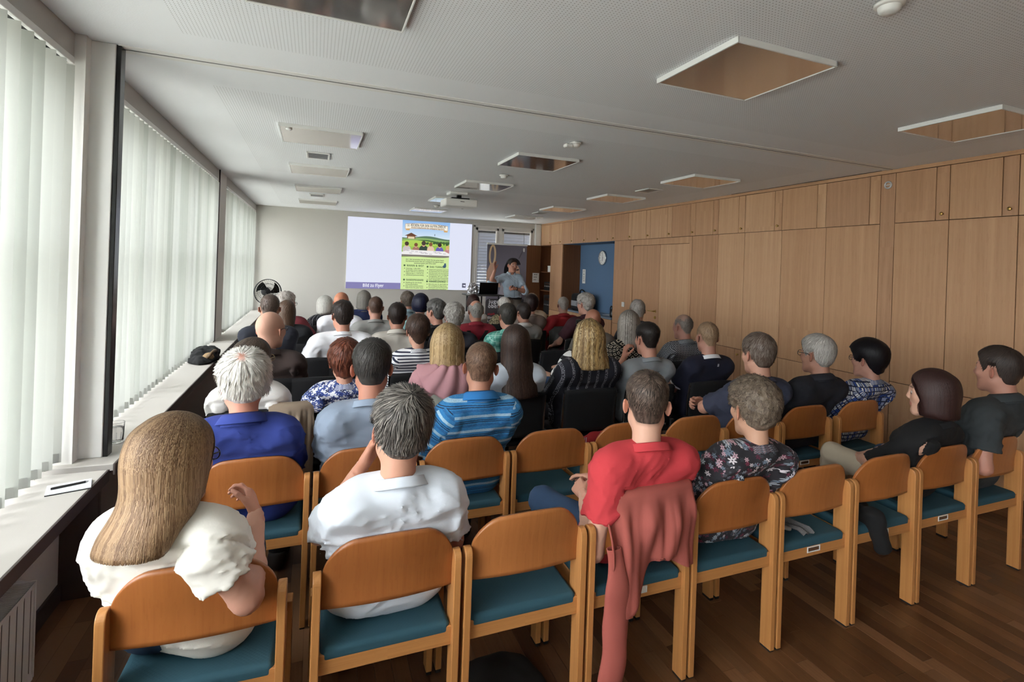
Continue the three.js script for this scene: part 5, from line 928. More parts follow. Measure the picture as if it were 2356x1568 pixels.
T.lattice = pat(128, 128, (c) => { c.fillStyle = '#16130f'; c.fillRect(0, 0, 128, 128); c.strokeStyle = '#c9bca8'; c.lineWidth = 12; for (const [x, y] of [[0, 0], [64, 64], [128, 0], [0, 128], [128, 128]]) { c.beginPath(); c.moveTo(x - 32, y); c.lineTo(x, y - 32); c.lineTo(x + 32, y); c.lineTo(x, y + 32); c.closePath(); c.stroke(); } c.fillStyle = '#16130f'; for (const [x, y] of [[32, 32], [96, 96]]) c.fillRect(x - 10, y - 10, 20, 20); }, 0.055, 0.055);
T.micro = pat(64, 64, (c) => { c.fillStyle = '#4a5058'; c.fillRect(0, 0, 64, 64); c.fillStyle = '#d3d9dd'; for (const [x, y] of [[8, 8], [40, 8], [24, 40], [56, 40]]) { c.fillRect(x, y, 14, 16); } }, 0.022, 0.022);
T.jacket = pat(128, 256, (c) => { c.fillStyle = '#14141f'; c.fillRect(0, 0, 128, 256); c.fillStyle = '#a9a9b0'; const R = rng(3); for (let y = 0; y < 256; y += 7) for (let k = 0; k < 3; k++) if (R() < 0.72) c.fillRect(44 + k * 13, y, 8, 4); }, 0.072, 0.14);
T.bold = pat(64, 128, (c) => { c.fillStyle = '#ecebe8'; c.fillRect(0, 0, 64, 128); c.fillStyle = '#17171a'; c.fillRect(0, 50, 64, 56); }, 0.1, 0.072);
T.pinstripe = pat(64, 64, (c) => { c.fillStyle = '#16161b'; c.fillRect(0, 0, 64, 64); c.fillStyle = '#8d8d94'; c.fillRect(28, 0, 8, 64); }, 0.03, 0.03);
T.tweed = pat(64, 64, (c) => { c.fillStyle = '#2a2a2e'; c.fillRect(0, 0, 64, 64); c.fillStyle = '#cfcdca'; for (let i = 0; i < 4; i++) for (let j = 0; j < 4; j++) { c.beginPath(); c.moveTo(i * 16, j * 16); c.lineTo(i * 16 + 12, j * 16 + 3); c.lineTo(i * 16 + 8, j * 16 + 12); c.fill(); } }, 0.03, 0.03);
T.leafy = flowers('#b9ac8c', ['#4d4e3c', '#6a664c', '#8b8161'], 60, 21, 128, 0.12, 3, [10, 18]);
const C = (c, e) => cloth(c, null, e), CM = (m) => cloth(null, m);
// ================================================================ the audience
const ROW = [1.795, 2.67, 3.54, 4.42, 5.29, 6.17, 7.05, 7.92];
const grey = ['#6d6661', '#8f8882', '#57504b', '#a8a29b'], white = ['#d8d4cd', '#efece6', '#bdb7ae', '#e6e2da'], brown = ['#4a372c', '#5d4636', '#382a22'], dark = ['#2a2220', '#3a302c', '#1d1817'], blonde = ['#8d6f4c', '#b7976c', '#6f5539', '#cdb189'], black = ['#0d0b0d', '#17131a', '#060506'], salt = ['#35302d', '#6c6661', '#24211f', '#a39c94', '#4b4642'], silver = ['#9d9892', '#bbb6af', '#807a74', '#cfcac3'];
// row, x and top of the head measured at 0.19 m past the row's rear posts; moved here to 0.07 m, where a head rests above a leaning back
const folk = [];
function sit(row, X, top, label, o = {}) {
  const d0 = ROW[row] + 0.19, d = ROW[row] + (o.dd ?? 0.07), k = d / d0, chairX = o.chair ?? X * k;
  const q = { chairX, chairD: row < 2 ? [1.817, 2.69][row] : ROW[row] + 0.025, lod: row < 2 ? 0 : row < 4 ? 1 : 2, ...o, label, x: X * k, top: 1.73 - (1.73 - top) * k, d, hip: [chairX + (o.hipdx ?? (X * k - chairX) * 0.5), ROW[row] + 0.185 + (o.hipdd ?? 0)] };
  folk.push(q); return q;
}
const short = (cols, e = {}) => ({ type: 'short', t: 0.011, top: 0.018, cols, strand: 0.034, lift: 0.004, ...e });
const crop = (cols, e = {}) => ({ type: 'short', t: 0.004, top: 0.008, cols, strand: 0.017, lift: 0.003, w: 0.8, wob: 0.6, n: 1.2, scalp: cols[0], ...e });
const longH = (cols, len, e = {}) => ({ type: 'long', t: 0.014, cols, len, n: 1.6, ...e });
const bob = (cols, len, e = {}) => ({ type: 'bob', t: 0.016, cols, len, n: 1.2, ...e });
const curly = (cols, e = {}) => ({ type: 'short', t: 0.02, top: 0.026, lump: 0.006, curl: 0.8, cols, strand: 0.045, lift: 0.006, line: 'short', ...e });
// ---- row of wooden chairs nearest the camera
sit(0, -0.394, 1.225, 'woman with long blonde hair and cream shirt, elbow over her chair back', { f: 1, chair: -0.29, hipdx: -0.05, hipdd: 0.03, turn: -0.78, pitch: -0.10, roll: 0.10, twist: -0.55, sw: 0.175, arm: 1.22, bw: 1.08, hs: 1.02, skin: '#cf9d88', glasses: '#1b1a20', pants: M.denim, shoe: M.whiteShoe,
  hair: longH(['#5c432e', '#8a6b4c', '#a98a68', '#6d5038', '#957555', '#b79a78'], 0.235, { n: 7.0, root: 0.32, flare: 0.03, seed: 3, push: 0.5, w: 0.8, side: 1.16, t: 0.02 }), shirt: { color: '#e6e2d8', loose: 0.022, grow: 0.010, sleeve: 0.30, fold: 0.009, hem: 0.47 },
  R: { E: [0.185, 0.72, 0.25], w: [0.185, 0.87, 0.03], f: [-0.25, 0.5, -0.6], up: [1, 0.3, 0], curl: 0.9 }, L: { w: [-0.05, 0.68, -0.3] } });
sit(0, 0.315, 1.273, 'grey-haired man in a pale blue white T-shirt, hand at his chin', { chair: 0.27, twist: 0.05, hs: 1.04, bw: 1.03, sw: 0.172, skin: '#cf9a82', pants: C('#8d9096'), turn: 0.06, roll: -0.08, pitch: 0.08, hair: short(salt, { t: 0.016, top: 0.024, n: 2.2, strand: 0.045, seed: 5, lift: 0.011, wob: 0.5 }), shirt: { color: '#dfe6ef', loose: 0.018, grow: 0.008, sleeve: 0.62, fold: 0.008 },
  L: { w: [-0.085, 0.95, -0.13], e: [-0.3, 0.6, -0.2], f: [0.5, 0.5, -0.5], up: [-0.5, 0.3, -1], curl: 1.0 }, R: { w: [0.12, 0.74, -0.24] } });
sit(0, 1.40, 1.285, 'man in a red T-shirt with cropped dark hair, arm over empty chair', { chair: 1.27, hs: 1.03, sw: 0.182, skin: '#d3a58e', pants: M.denim, hair: crop(['#3a2f29', '#6b5a4f', '#2c2420', '#857366'], { top: 0.016, n: 2.4, line: 'short', scalp: '#6b574b', seed: 8 }), shirt: { color: '#c23a40', loose: 0.02, grow: 0.006, sleeve: 0.55, fold: 0.007 }, turn: -0.5,
  L: { E: [-0.22, 0.60, 0.13], w: [-0.15, 0.73, -0.09], f: [0.15, 0.05, -1], up: [-0.8, 0.6, 0], curl: 0.9 }, R: { w: [0.0, 0.72, -0.2] }, legs: { L: { k: [-0.2, 0.57, -0.42], a: [-0.1, 0.3, -0.62] } } });
sit(0, 2.031, 1.23, 'woman with short brown curls in a dark floral blouse', { f: 1, chair: 1.77, hipdx: 0.06, hs: 1.04, sw: 0.165, bw: 1.06, skin: '#c79a80', turn: -0.15, pants: M.beigeTrousers, hair: curly(['#53453a', '#6f6152', '#8a7a69', '#3f342c'], { t: 0.024, top: 0.034, n: 1.7, seed: 11 }), shirt: { map: T.floral, loose: 0.02, grow: 0.008, sleeve: 0.95, fold: 0.007 } });
sit(0, 3.428, 1.211, 'woman in a black top with dark brown bob, face turned left', { f: 1, chair: 3.27, yaw: 0.15, turn: 0.5, hs: 1.02, sw: 0.155, skin: '#c99d86', pants: M.beigeTrousers, hair: bob(['#2b1a18', '#3a2421', '#1d1211'], 0.125, { n: 2.4, seed: 14, strand: 0.26, w: 0.9, t: 0.018 }), shirt: { color: '#0c0c0e', loose: 0.014, grow: 0.004, sleeve: 0.98, fold: 0.005 },
  L: { w: [-0.05, 0.635, -0.26], e: [-0.3, 0.6, -0.2], f: [-0.2, -0.1, -1] }, R: { w: [0.0, 0.62, -0.28], e: [0.3, 0.6, -0.3] }, legs: { L: { k: [-0.05, 0.60, -0.42], a: [0.12, 0.26, -0.55] }, R: { k: [0.02, 0.53, -0.45] } } });
sit(0, 4.095, 1.33, 'man in a dark green-grey shirt at the right edge, elbow on chair', { chair: 3.77, hs: 1.06, sw: 0.185, bw: 1.08, turn: 0.0, skin: '#b98673', pants: M.denim, hair: short(['#2f2723', '#423732', '#231d1a'], { t: 0.012, top: 0.02, n: 1.8, seed: 17 }), shirt: { color: '#33383a', loose: 0.022, grow: 0.008, sleeve: 0.66, fold: 0.007, collar: 1 },
  L: { E: [-0.18, 0.66, 0.17], w: [-0.06, 0.70, -0.08] } });
// ---- second row of wooden chairs
sit(1, -0.297, 1.289, 'man with thick white hair and thin crown in a royal blue polo', { chair: -0.23, hs: 1.04, sw: 0.185, bw: 1.05, skin: '#c98e7a', turn: 0.25, pants: M.darkTrousers, hair: short(white, { t: 0.026, top: 0.03, n: 2.2, strand: 0.06, lump: 0.004, lift: 0.012, wob: 0.5, seed: 21, scalp: '#d6a592', spot: [-0.02, 0.125, 0.065, 0.036], pole: [-0.02, 0.12, 0.075] }), shirt: { color: '#2c3c86', loose: 0.02, grow: 0.008, sleeve: 0.8, fold: 0.007, collar: 1 } });
sit(1, 0.295, 1.33, 'man with short dark grey hair in a grey-blue T-shirt', { turn: -0.1, chair: 0.27, hs: 1.05, sw: 0.182, bw: 1.06, skin: '#bf8570', pants: M.darkTrousers, hair: short(['#34312f', '#4a4643', '#272422'], { t: 0.009, top: 0.02, n: 2, seed: 23 }), shirt: { color: '#8b98aa', loose: 0.018, grow: 0.008, sleeve: 0.7, fold: 0.007 } });
sit(1, 0.888, 1.297, 'man with cropped brown hair in a blue polo with pale stripes', { turn: -0.28, chair: 0.77, hs: 1.0, sw: 0.172, bw: 1.06, skin: '#b98670', roll: -0.04, pants: M.denim, hair: crop(['#5a4234', '#8a6a55', '#4c382c', '#9a7c66'], { t: 0.005, top: 0.012, n: 2.4, scalp: '#8a6852', seed: 27 }), shirt: { map: T.polo, loose: 0.02, grow: 0.01, sleeve: 0.8, fold: 0.006, collar: 1, collarColor: '#2a72b0' }, L: { w: [-0.16, 0.83, -0.16], e: [-0.34, 0.62, -0.05], f: [0.2, 0.4, -1] } });
sit(1, 2.953, 1.32, 'man with brown-grey hair in a slate shirt with folded arms', { chair: 2.75, hs: 1.06, sw: 0.195, bw: 1.1, turn: -0.1, skin: '#bf907b', pants: M.darkTrousers, hair: short(['#4a3c33', '#635348', '#8a8078'], { t: 0.016, top: 0.024, n: 2, seed: 31 }), shirt: { color: '#34384a', loose: 0.02, grow: 0.008, sleeve: 0.85, fold: 0.006 },
  L: { w: [0.02, 0.80, -0.22], e: [-0.45, 0.72, -0.1], f: [1, 0, -0.3], up: [0, 0.5, -1], curl: 1.0 }, R: { w: [-0.09, 0.78, -0.26], e: [0.4, 0.7, -0.1], f: [-1, 0.05, -0.2], up: [0, 0.4, -1], curl: 1.1 } });
sit(1, 3.54, 1.301, 'man with silver-grey hair and glasses in a black polo', { chair: 3.25, hs: 1.05, sw: 0.185, bw: 1.05, turn: 0.12, glasses: true, skin: '#a97c69', pants: M.darkTrousers, hair: short(silver.map((c) => c), { t: 0.018, top: 0.026, n: 2, seed: 33, strand: 0.04 }), shirt: { color: '#191a22', loose: 0.02, grow: 0.008, sleeve: 0.9, fold: 0.005, collar: 1 } });
sit(1, 4.115, 1.257, 'woman with full black hair in a blue and white patterned blouse', { f: 1, chair: 3.80, hs: 1.06, sw: 0.158, turn: 0.1, glasses: '#2b2622', skin: '#b98a78', pants: M.darkTrousers, hair: short(black, { t: 0.03, top: 0.04, line: 'crop', n: 2, strand: 0.05, seed: 37 }), shirt: { map: T.blocks, loose: 0.02, grow: 0.006, sleeve: 0.95, fold: 0.005 } });
// ---- first row of black chairs
sit(2, -0.336, 1.231, 'woman with brown hair and wire glasses in a white blouse, behind the white-haired man', { f: 1, hs: 1.02, bw: 1.05, turn: -0.8, glasses: '#b9a06a', skin: '#c99a84', hair: longH(['#3f332c', '#54463c', '#2e2520'], 0.2, { seed: 41, side: 1.1 }), shirt: { color: '#e3e0dc', loose: 0.025, grow: 0.012, sleeve: 1.3, fold: 0.009 } });
sit(2, 0.208, 1.215, 'woman with short auburn hair in a blue and white floral blouse', { f: 1, hs: 1.03, bw: 1.1, sw: 0.18, skin: '#c2907a', hair: short(['#5c3021', '#7a4330', '#472419', '#8d5540'], { t: 0.024, top: 0.03, line: 'crop', lump: 0.004, n: 1.8, strand: 0.05, seed: 43 }), shirt: { map: T.blueFloral, loose: 0.025, grow: 0.012, sleeve: 0.9, fold: 0.007 } });
sit(2, 0.899, 1.312, 'woman with straight blonde hair in a pink and grey hoodie', { f: 1, hs: 1.03, bw: 1.05, sw: 0.17, skin: '#cfa088', hair: longH(['#a08358', '#c3a67a', '#80653f', '#d6bf97'], 0.27, { n: 2.2, seed: 47, root: 0.2, side: 1.22 }), shirt: { name: 'hoodie', color: '#b4848a', loose: 0.03, grow: 0.014, sleeve: 1.7, fold: 0.009 }, extra: hoodBack });
sit(2, 1.424, 1.297, 'woman with very long dark brown hair in a pale blue blouse', { f: 1, hs: 1.02, sw: 0.162, skin: '#c99a84', roll: 0.04, hair: longH(['#33241e', '#45332b', '#261a16', '#57443a'], 0.40, { n: 2.4, seed: 51, flare: 0.06, push: 0.26, side: 1.14 }), shirt: { color: '#c9d3df', loose: 0.03, grow: 0.012, sleeve: 1.2, fold: 0.008 } });
sit(2, 2.05, 1.334, 'woman with streaked blonde hair in a navy jacket with white stripes', { f: 1, hs: 1.05, bw: 1.16, sw: 0.2, skin: '#c99d86', hair: longH(['#8a6637', '#c6a46c', '#5f4425', '#dcc393', '#a8834c'], 0.23, { n: 2.4, seed: 53, lump: 0.003, flare: 0.12, root: 0.25, side: 1.3, t: 0.022, wob: 0.16 }), shirt: { name: 'jacket', map: T.jacket, planar: 1, loose: 0.04, grow: 0.02, sleeve: 1.8, fold: 0.007 }, extra: sunglassesOnHead });
sit(2, 2.613, 1.305, 'man with a dark undercut in a grey T-shirt with round emblem', { hs: 1.02, sw: 0.185, skin: '#bd8a76', turn: 0.02, hair: crop(['#1f1a18', '#2b2522', '#15110f'], { top: 0.022, t: 0.003, n: 2, seed: 57, scalp: '#6f5a50' }), shirt: { color: '#83878b', loose: 0.02, grow: 0.008, sleeve: 0.7, fold: 0.006 }, extra: emblem, L: { w: [-0.03, 0.98, -0.17], e: [-0.25, 0.6, -0.25], f: [0.05, 1, 0.2], up: [-1, 0, -0.2], curl: 1.1 } });
sit(2, 3.249, 1.301, 'man with fair cropped hair in a navy T-shirt with white trim', { hs: 1.03, sw: 0.195, bw: 1.06, turn: -0.22, skin: '#b08170', hair: crop(['#8a6d52', '#a0856a', '#745a44'], { n: 1.6, seed: 59, scalp: '#a98468', line: 'high' }), shirt: { color: '#14172b', loose: 0.02, grow: 0.008, sleeve: 0.7, fold: 0.004, trim: '#d9d9dc' }, extra: backTag });
// ---- the rows beyond
sit(3, -0.303, 1.313, 'bald man with dark glasses in a brown shirt, left of the aisle', { hs: 1.13, sw: 0.205, bw: 1.18, turn: -0.6, glasses: true, skin: '#c79a86', shirt: { color: '#3b2f2c', loose: 0.03, grow: 0.014, sleeve: 0.95, fold: 0.006, collar: 1 } });
sit(3, 0.847, 1.294, 'woman with short brown hair in a navy and white striped shirt', { f: 1, hs: 1.05, bw: 1.12, sw: 0.175, turn: 0.05, skin: '#c2937e', hair: short(['#3d2d26', '#523d33', '#2f221d'], { t: 0.018, top: 0.024, n: 1.6, seed: 61, line: 'crop' }), shirt: { map: T.marine, loose: 0.025, grow: 0.01, sleeve: 0.95, fold: 0.006 } });
sit(3, 2.487, 1.189, 'person in a bold black and white striped shirt, head hidden by blonde hair', { f: 1, hs: 0.98, sw: 0.19, bw: 1.1, skin: '#c99d86', pants: M.denim, hair: short(brown, { line: 'crop', seed: 63 }), shirt: { map: T.bold, loose: 0.03, grow: 0.01, sleeve: 0.75, fold: 0.006 }, legs: { L: { k: [-0.34, 0.68, -0.2], a: [-0.2, 0.35, -0.5] } } });
sit(3, 3.001, 1.332, 'woman with straight grey hair in a black lattice blouse', { f: 1, hs: 1.03, sw: 0.165, skin: '#c2937e', turn: -0.45, hair: longH(['#7b736b', '#a39b92', '#57504a', '#c2bab0'], 0.24, { n: 1.8, seed: 67, root: 0.25, side: 1.16 }), shirt: { map: T.lattice, loose: 0.025, grow: 0.01, sleeve: 0.95, fold: 0.006 } });
sit(3, 3.683, 1.286, 'man with shaved head and grey beard in a grey dotted shirt', { hs: 1.06, sw: 0.195, bw: 1.12, turn: 0.1, skin: '#a8796a', hair: crop(['#6b615a', '#847a72', '#574e48'], { t: 0.003, top: 0.003, n: 1, line: 'high', bald: 0.02, seed: 69, scalp: '#8e7668' }), shirt: { map: T.micro, loose: 0.025, grow: 0.01, sleeve: 0.8, fold: 0.006, collar: 1 } });
sit(4, -0.372, 1.397, 'man with cropped brown-grey hair in a navy shirt by the sill', { hs: 1.0, sw: 0.18, skin: '#b3846f', hair: crop(['#51433c', '#665750', '#413630'], { seed: 71, scalp: '#6a584e', n: 1.5 }), shirt: { color: '#1d202b', loose: 0.02, grow: 0.008, sleeve: 0.8 } });
sit(4, 0.265, 1.345, 'broad man with short dark hair in a white T-shirt', { hs: 1.08, sw: 0.225, bw: 1.3, twist: 0.05, turn: 0.25, skin: '#c08a75', hair: short(dark, { t: 0.014, top: 0.022, n: 1.8, seed: 73 }), shirt: { color: '#e6e6ea', loose: 0.03, grow: 0.014, sleeve: 0.75, fold: 0.010 }, L: { w: [-0.22, 0.66, -0.2], e: [-0.42, 0.6, 0.05] }, extra: null });
sit(4, 0.796, 1.328, 'man with dark brown hair in a pale beige polo', { turn: -0.15, hs: 1.04, sw: 0.195, bw: 1.15, skin: '#b07f6b', hair: short(['#261d1a', '#352a26', '#1a1412'], { t: 0.009, top: 0.014, n: 1.6, seed: 75 }), shirt: { color: '#c0bab0', loose: 0.03, grow: 0.012, sleeve: 0.8, collar: 1, fold: 0.007 } });
sit(4, 1.383, 1.332, 'person with grey curls in a dark navy polo', { hs: 1.08, sw: 0.19, bw: 1.15, skin: '#b8897a', hair: curly(silver, { t: 0.02, top: 0.024, n: 2.2, seed: 77 }), shirt: { color: '#26262f', loose: 0.025, grow: 0.01, sleeve: 0.85, collar: 1 } });
sit(4, 1.986, 1.326, 'man with dark grey hair in a mint green checked shirt', { hs: 1.05, sw: 0.185, bw: 1.1, turn: 0.0, skin: '#bf8d78', hair: short(['#33302c', '#494540', '#262320'], { t: 0.014, top: 0.024, n: 1.6, seed: 79 }), shirt: { map: T.check, loose: 0.025, grow: 0.01, sleeve: 0.8, collar: 1 } });
sit(4, 3.06, 1.266, 'bald tanned man in a grey shirt beside the maroon shirt', { hs: 1.06, sw: 0.2, bw: 1.15, hipdx: 0.1, skin: '#9d6a55', glasses: true, turn: 0.05, shirt: { color: '#6d665f', loose: 0.03, grow: 0.014, sleeve: 0.85 } });
sit(4, 3.681, 1.385, 'man with thin grey hair in a charcoal shirt near the door', { hs: 1.04, sw: 0.195, bw: 1.12, turn: -0.3, skin: '#a98472', hair: short(['#8d8680', '#a69f98', '#746d67'], { t: 0.008, top: 0.010, n: 1.6, seed: 81 }), shirt: { color: '#2c2e35', loose: 0.025, grow: 0.01, sleeve: 0.9, collar: 1 } });
sit(5, -0.268, 1.279, 'woman with long brown hair in a black T-shirt', { f: 1, hs: 0.98, bw: 1.2, sw: 0.185, hipdx: 0.1, skin: '#c2937e', turn: -0.1, hair: longH(['#4b382d', '#5f4a3c', '#3a2b22'], 0.26, { seed: 83, side: 0.95 }), shirt: { color: '#17191d', loose: 0.03, grow: 0.014, sleeve: 0.75 } });
sit(5, 0.673, 1.332, 'man with shaved brown hair in a grey T-shirt below the slide', { turn: -0.1, hs: 1.0, sw: 0.19, bw: 1.1, skin: '#ae8170', hair: crop(['#4a362d', '#5c463b', '#3a2a23'], { t: 0.003, top: 0.005, seed: 85, scalp: '#5c463b' }), shirt: { color: '#8b8a87', loose: 0.025, grow: 0.01, sleeve: 0.8 } });
sit(5, 1.377, 1.309, 'man with wavy grey-black hair in a black T-shirt', { hs: 1.1, sw: 0.19, turn: 0.6, skin: '#c08d7a', hair: short(['#4e4c4a', '#6c6966', '#383634'], { t: 0.02, top: 0.03, lump: 0.004, seed: 87, strand: 0.045 }), shirt: { color: '#1b1b1e', loose: 0.02, grow: 0.008, sleeve: 0.75 } });
sit(5, 1.882, 1.302, 'man in a dark red shirt with crossed black braces', { hs: 1.06, sw: 0.195, bw: 1.15, skin: '#b8846f', hair: short(['#8e8a85', '#aaa6a0', '#6f6b66'], { t: 0.012, top: 0.012, bald: 0.03, seed: 89 }), shirt: { color: '#8c2231', loose: 0.025, grow: 0.01, sleeve: 0.85, collar: 1 }, extra: braces });
sit(5, 2.527, 1.274, 'man with dark brown hair in a grey-white shirt behind the mint shirt', { hs: 1.0, sw: 0.175, bw: 1.05, turn: 0.1, skin: '#b98874', hair: short(['#2c2421', '#3c3330', '#1f1917'], { seed: 91 }), shirt: { color: '#8f8d8a', loose: 0.025, grow: 0.01, sleeve: 0.85, collar: 1, collarColor: '#c9c7c3' } });
sit(5, 3.428, 1.411, 'man with curly grey-white hair and glasses in a maroon polo', { hs: 1.06, sw: 0.2, bw: 1.1, hipdx: -0.08, turn: 0.35, glasses: true, skin: '#b98a78', hair: curly(['#a7a099', '#c2bbb3', '#8a837c', '#d6d0c8'], { t: 0.024, top: 0.034, n: 2, seed: 93 }), shirt: { color: '#3d1c26', loose: 0.025, grow: 0.01, sleeve: 0.75, collar: 1 }, L: { w: [-0.24, 0.68, -0.16], e: [-0.4, 0.6, 0.1] } });
sit(6, -0.308, 1.325, 'grey-haired person with glasses in a dark red shirt near the fan', { hs: 1.06, sw: 0.195, bw: 1.1, hipdx: 0.1, turn: -0.9, glasses: true, skin: '#b98a7a', hair: short(['#9d938c', '#b9b0a9', '#7e746e'], { t: 0.022, top: 0.03, lump: 0.004, seed: 95 }), shirt: { color: '#5e1a22', loose: 0.03, grow: 0.012, sleeve: 0.75 }, R: { w: [0.28, 0.66, -0.1], e: [0.4, 0.5, 0.1] } });
sit(6, 0.341, 1.329, 'bald man with a reddish crown in a white shirt', { hs: 1.1, sw: 0.2, bw: 1.15, skin: '#bb7d62', turn: -0.5, glasses: true, shirt: { color: '#dedde2', loose: 0.03, grow: 0.012, sleeve: 0.85, collar: 1 } });
sit(6, 1.355, 1.326, 'woman with a blue-black bob in a teal top', { f: 1, hs: 1.1, sw: 0.17, skin: '#c09180', hair: bob(['#0a0c1c', '#141733', '#05060e'], 0.05, { t: 0.022, seed: 97, n: 1.6 }), shirt: { color: '#7ea5a6', loose: 0.02, grow: 0.008, sleeve: 0.75 } });
sit(6, 2.99, 1.335, 'woman with dark brown hair in a mauve-grey top before the cabinet', { f: 1, hs: 1.04, sw: 0.17, bw: 1.05, skin: '#b18370', hair: short(['#241818', '#322322', '#180f0f'], { t: 0.024, top: 0.03, line: 'crop', seed: 99, strand: 0.05 }), shirt: { color: '#75675f', loose: 0.03, grow: 0.01, sleeve: 0.9 } });
sit(6, 3.523, 1.302, 'man with close grey hair in a bright red shirt', { turn: -0.2, hs: 1.0, sw: 0.2, bw: 1.1, skin: '#a57f70', hair: crop(['#8c857f', '#a29b95', '#756e69'], { seed: 101, scalp: '#938378', line: 'high' }), shirt: { color: '#85161c', loose: 0.03, grow: 0.01, sleeve: 0.85, collar: 1 }, L: { w: [-0.24, 0.68, -0.16], e: [-0.42, 0.6, 0.1] } });
sit(7, 0.166, 1.227, 'woman with a white bob in a black pinstriped dress', { f: 1, hs: 1.02, sw: 0.16, skin: '#c2937e', turn: -0.8, hair: bob(['#cfccc4', '#e6e3dc', '#b5b1a8'], 0.12, { seed: 103, n: 1.6 }), shirt: { map: T.pinstripe, loose: 0.02, grow: 0.008, sleeve: 0.9 } });
sit(7, 0.688, 1.311, 'person with shoulder-length grey hair in a navy shirt below the slide', { hs: 1.02, sw: 0.19, bw: 1.05, skin: '#b98a78', hair: longH(['#6d6862', '#8b867f', '#4f4b46'], 0.13, { seed: 105, flare: 0.05 }), shirt: { color: '#222c52', loose: 0.03, grow: 0.012, sleeve: 1.3 } });
sit(7, 1.32, 1.307, 'man with tousled grey-brown hair in a light blue shirt', { hs: 1.04, sw: 0.18, skin: '#b98a78', hair: short(['#5c5148', '#766a5f', '#463c35'], { t: 0.02, top: 0.026, lump: 0.005, seed: 107, strand: 0.05 }), shirt: { color: '#8397a1', loose: 0.025, grow: 0.01, sleeve: 0.9, collar: 1 } });
sit(7, 2.353, 1.275, 'person with dark reddish hair in a white shirt under the high table', { f: 1, hs: 1.0, sw: 0.165, skin: '#b98a78', hair: bob(['#2c1614', '#3c211d', '#1d0e0d'], 0.06, { seed: 109 }), shirt: { color: '#c9c5c2', loose: 0.025, grow: 0.01, sleeve: 0.9 } });
sit(7, 2.876, 1.232, 'person with short white hair in an olive patterned top before the banner', { f: 1, hs: 1.02, sw: 0.165, skin: '#b98a78', hair: short(white, { t: 0.02, top: 0.026, line: 'crop', seed: 111 }), shirt: { map: T.leafy, loose: 0.025, grow: 0.01, sleeve: 0.9 } });
sit(7, 3.365, 1.302, 'person with fair hair in a cream shirt beside the open cabinet', { hs: 1.0, sw: 0.185, skin: '#b98a78', hipdx: 0.1, hair: short(['#9d8a74', '#b7a48e', '#7f6d5a'], { seed: 113 }), shirt: { color: '#b3a692', loose: 0.025, grow: 0.01, sleeve: 0.9 } });

// ---- details worn by single people
function hoodBack({ t, neck, at, shirt }) {
  const g = sheet((u, v) => { const a = (u * 2 - 1) * 1.9, b = v, r = 0.085 + 0.05 * sin(b * PI * 0.8) + 0.03 * b, drop = 0.02 - b * 0.19 * max(0, cos(a)) ** 0.7 - 0.015 * b; return [neck.x + r * sin(a) * (1.15 + 0.25 * b), neck.y + drop + 0.006 * sin(a * 9 + b * 7), neck.z + (r + 0.02) * cos(a) * 0.85 + 0.01 * sin(a * 11 + b * 4) + 0.012]; }, 44, 16, 0.012);
  put('hood', g, shirt.material, shirt);
  const p = uvMap(nets((x, y, z) => ell(x, y - lerp(0, 1, 1) * (neck.y - 0.30), z - neck.z - 0.02, 0.15, 0.16, 0.095), [-0.2, neck.y - 0.5, neck.z - 0.12], [0.2, neck.y - 0.1, neck.z + 0.16], 0.014), (x, y) => [x, y]);
  put('back_panel', p, C('#7f8076'), shirt);
}
function sunglassesOnHead({ inHead }) {
  const g = []; for (const s of [-1, 1]) { g.push(new THREE.SphereGeometry(0.026, 16, 10).scale(1.15, 0.9, 0.25).rotateX(-0.9).translate(s * 0.034, 0.125, -0.085)); g.push(tube([V(s * 0.062, 0.125, -0.08), V(s * 0.086, 0.1, -0.03), V(s * 0.094, 0.06, 0.02)], 0.003, 10, 6)); }
  g.push(rod(V(-0.012, 0.128, -0.088), V(0.012, 0.128, -0.088), 0.003)); inHead('sunglasses', merge(g), M.blackGloss);
}
function onBack(x, y, w, h, tex, { neck, shirt }) {            // a flat print lying on the cloth of the back
  const pos = shirt.geometry.attributes.position, zAt = (px, py) => { let best = 9, z = 0.1; for (let i = 0; i < pos.count; i++) { const a = pos.getX(i) - px, b = pos.getY(i) - py, c = pos.getZ(i); if (c < neck.z - 0.05) continue; const q = a * a + b * b; if (q < best) { best = q; z = c; } } return z; };
  const N = 5, Z = []; for (let j = 0; j <= N; j++) for (let i = 0; i <= N; i++) Z.push(zAt(x + (i / N - 0.5) * w, y + (j / N - 0.5) * h) + 0.003);
  return sheet((u, v) => [x + (u - 0.5) * w, y + (v - 0.5) * h, Z[Math.round(v * N) * (N + 1) + Math.round(u * N)]], N, N, 0.001);
}
function emblem(k) {
  const c = cv(128, 64, (c) => { c.fillStyle = '#83878b'; c.fillRect(0, 0, 128, 64); c.strokeStyle = '#202226'; c.lineWidth = 6; c.beginPath(); c.arc(48, 32, 24, 1.0, 5.28); c.stroke(); c.beginPath(); c.arc(80, 32, 24, -2.14, 2.14); c.stroke(); c.beginPath(); c.moveTo(52, 16); c.quadraticCurveTo(64, 32, 52, 48); c.moveTo(76, 16); c.quadraticCurveTo(64, 32, 76, 48); c.stroke(); });
  put('emblem', onBack(k.neck.x + 0.035, k.neck.y - 0.10, 0.055, 0.028, null, k), std(0xffffff, 0.9, { map: texOf(c) }), k.shirt);
}
function backTag(k) { put('tag', onBack(k.neck.x + 0.04, k.neck.y - 0.065, 0.018, 0.024, null, k), C('#b9bcc6'), k.shirt); }
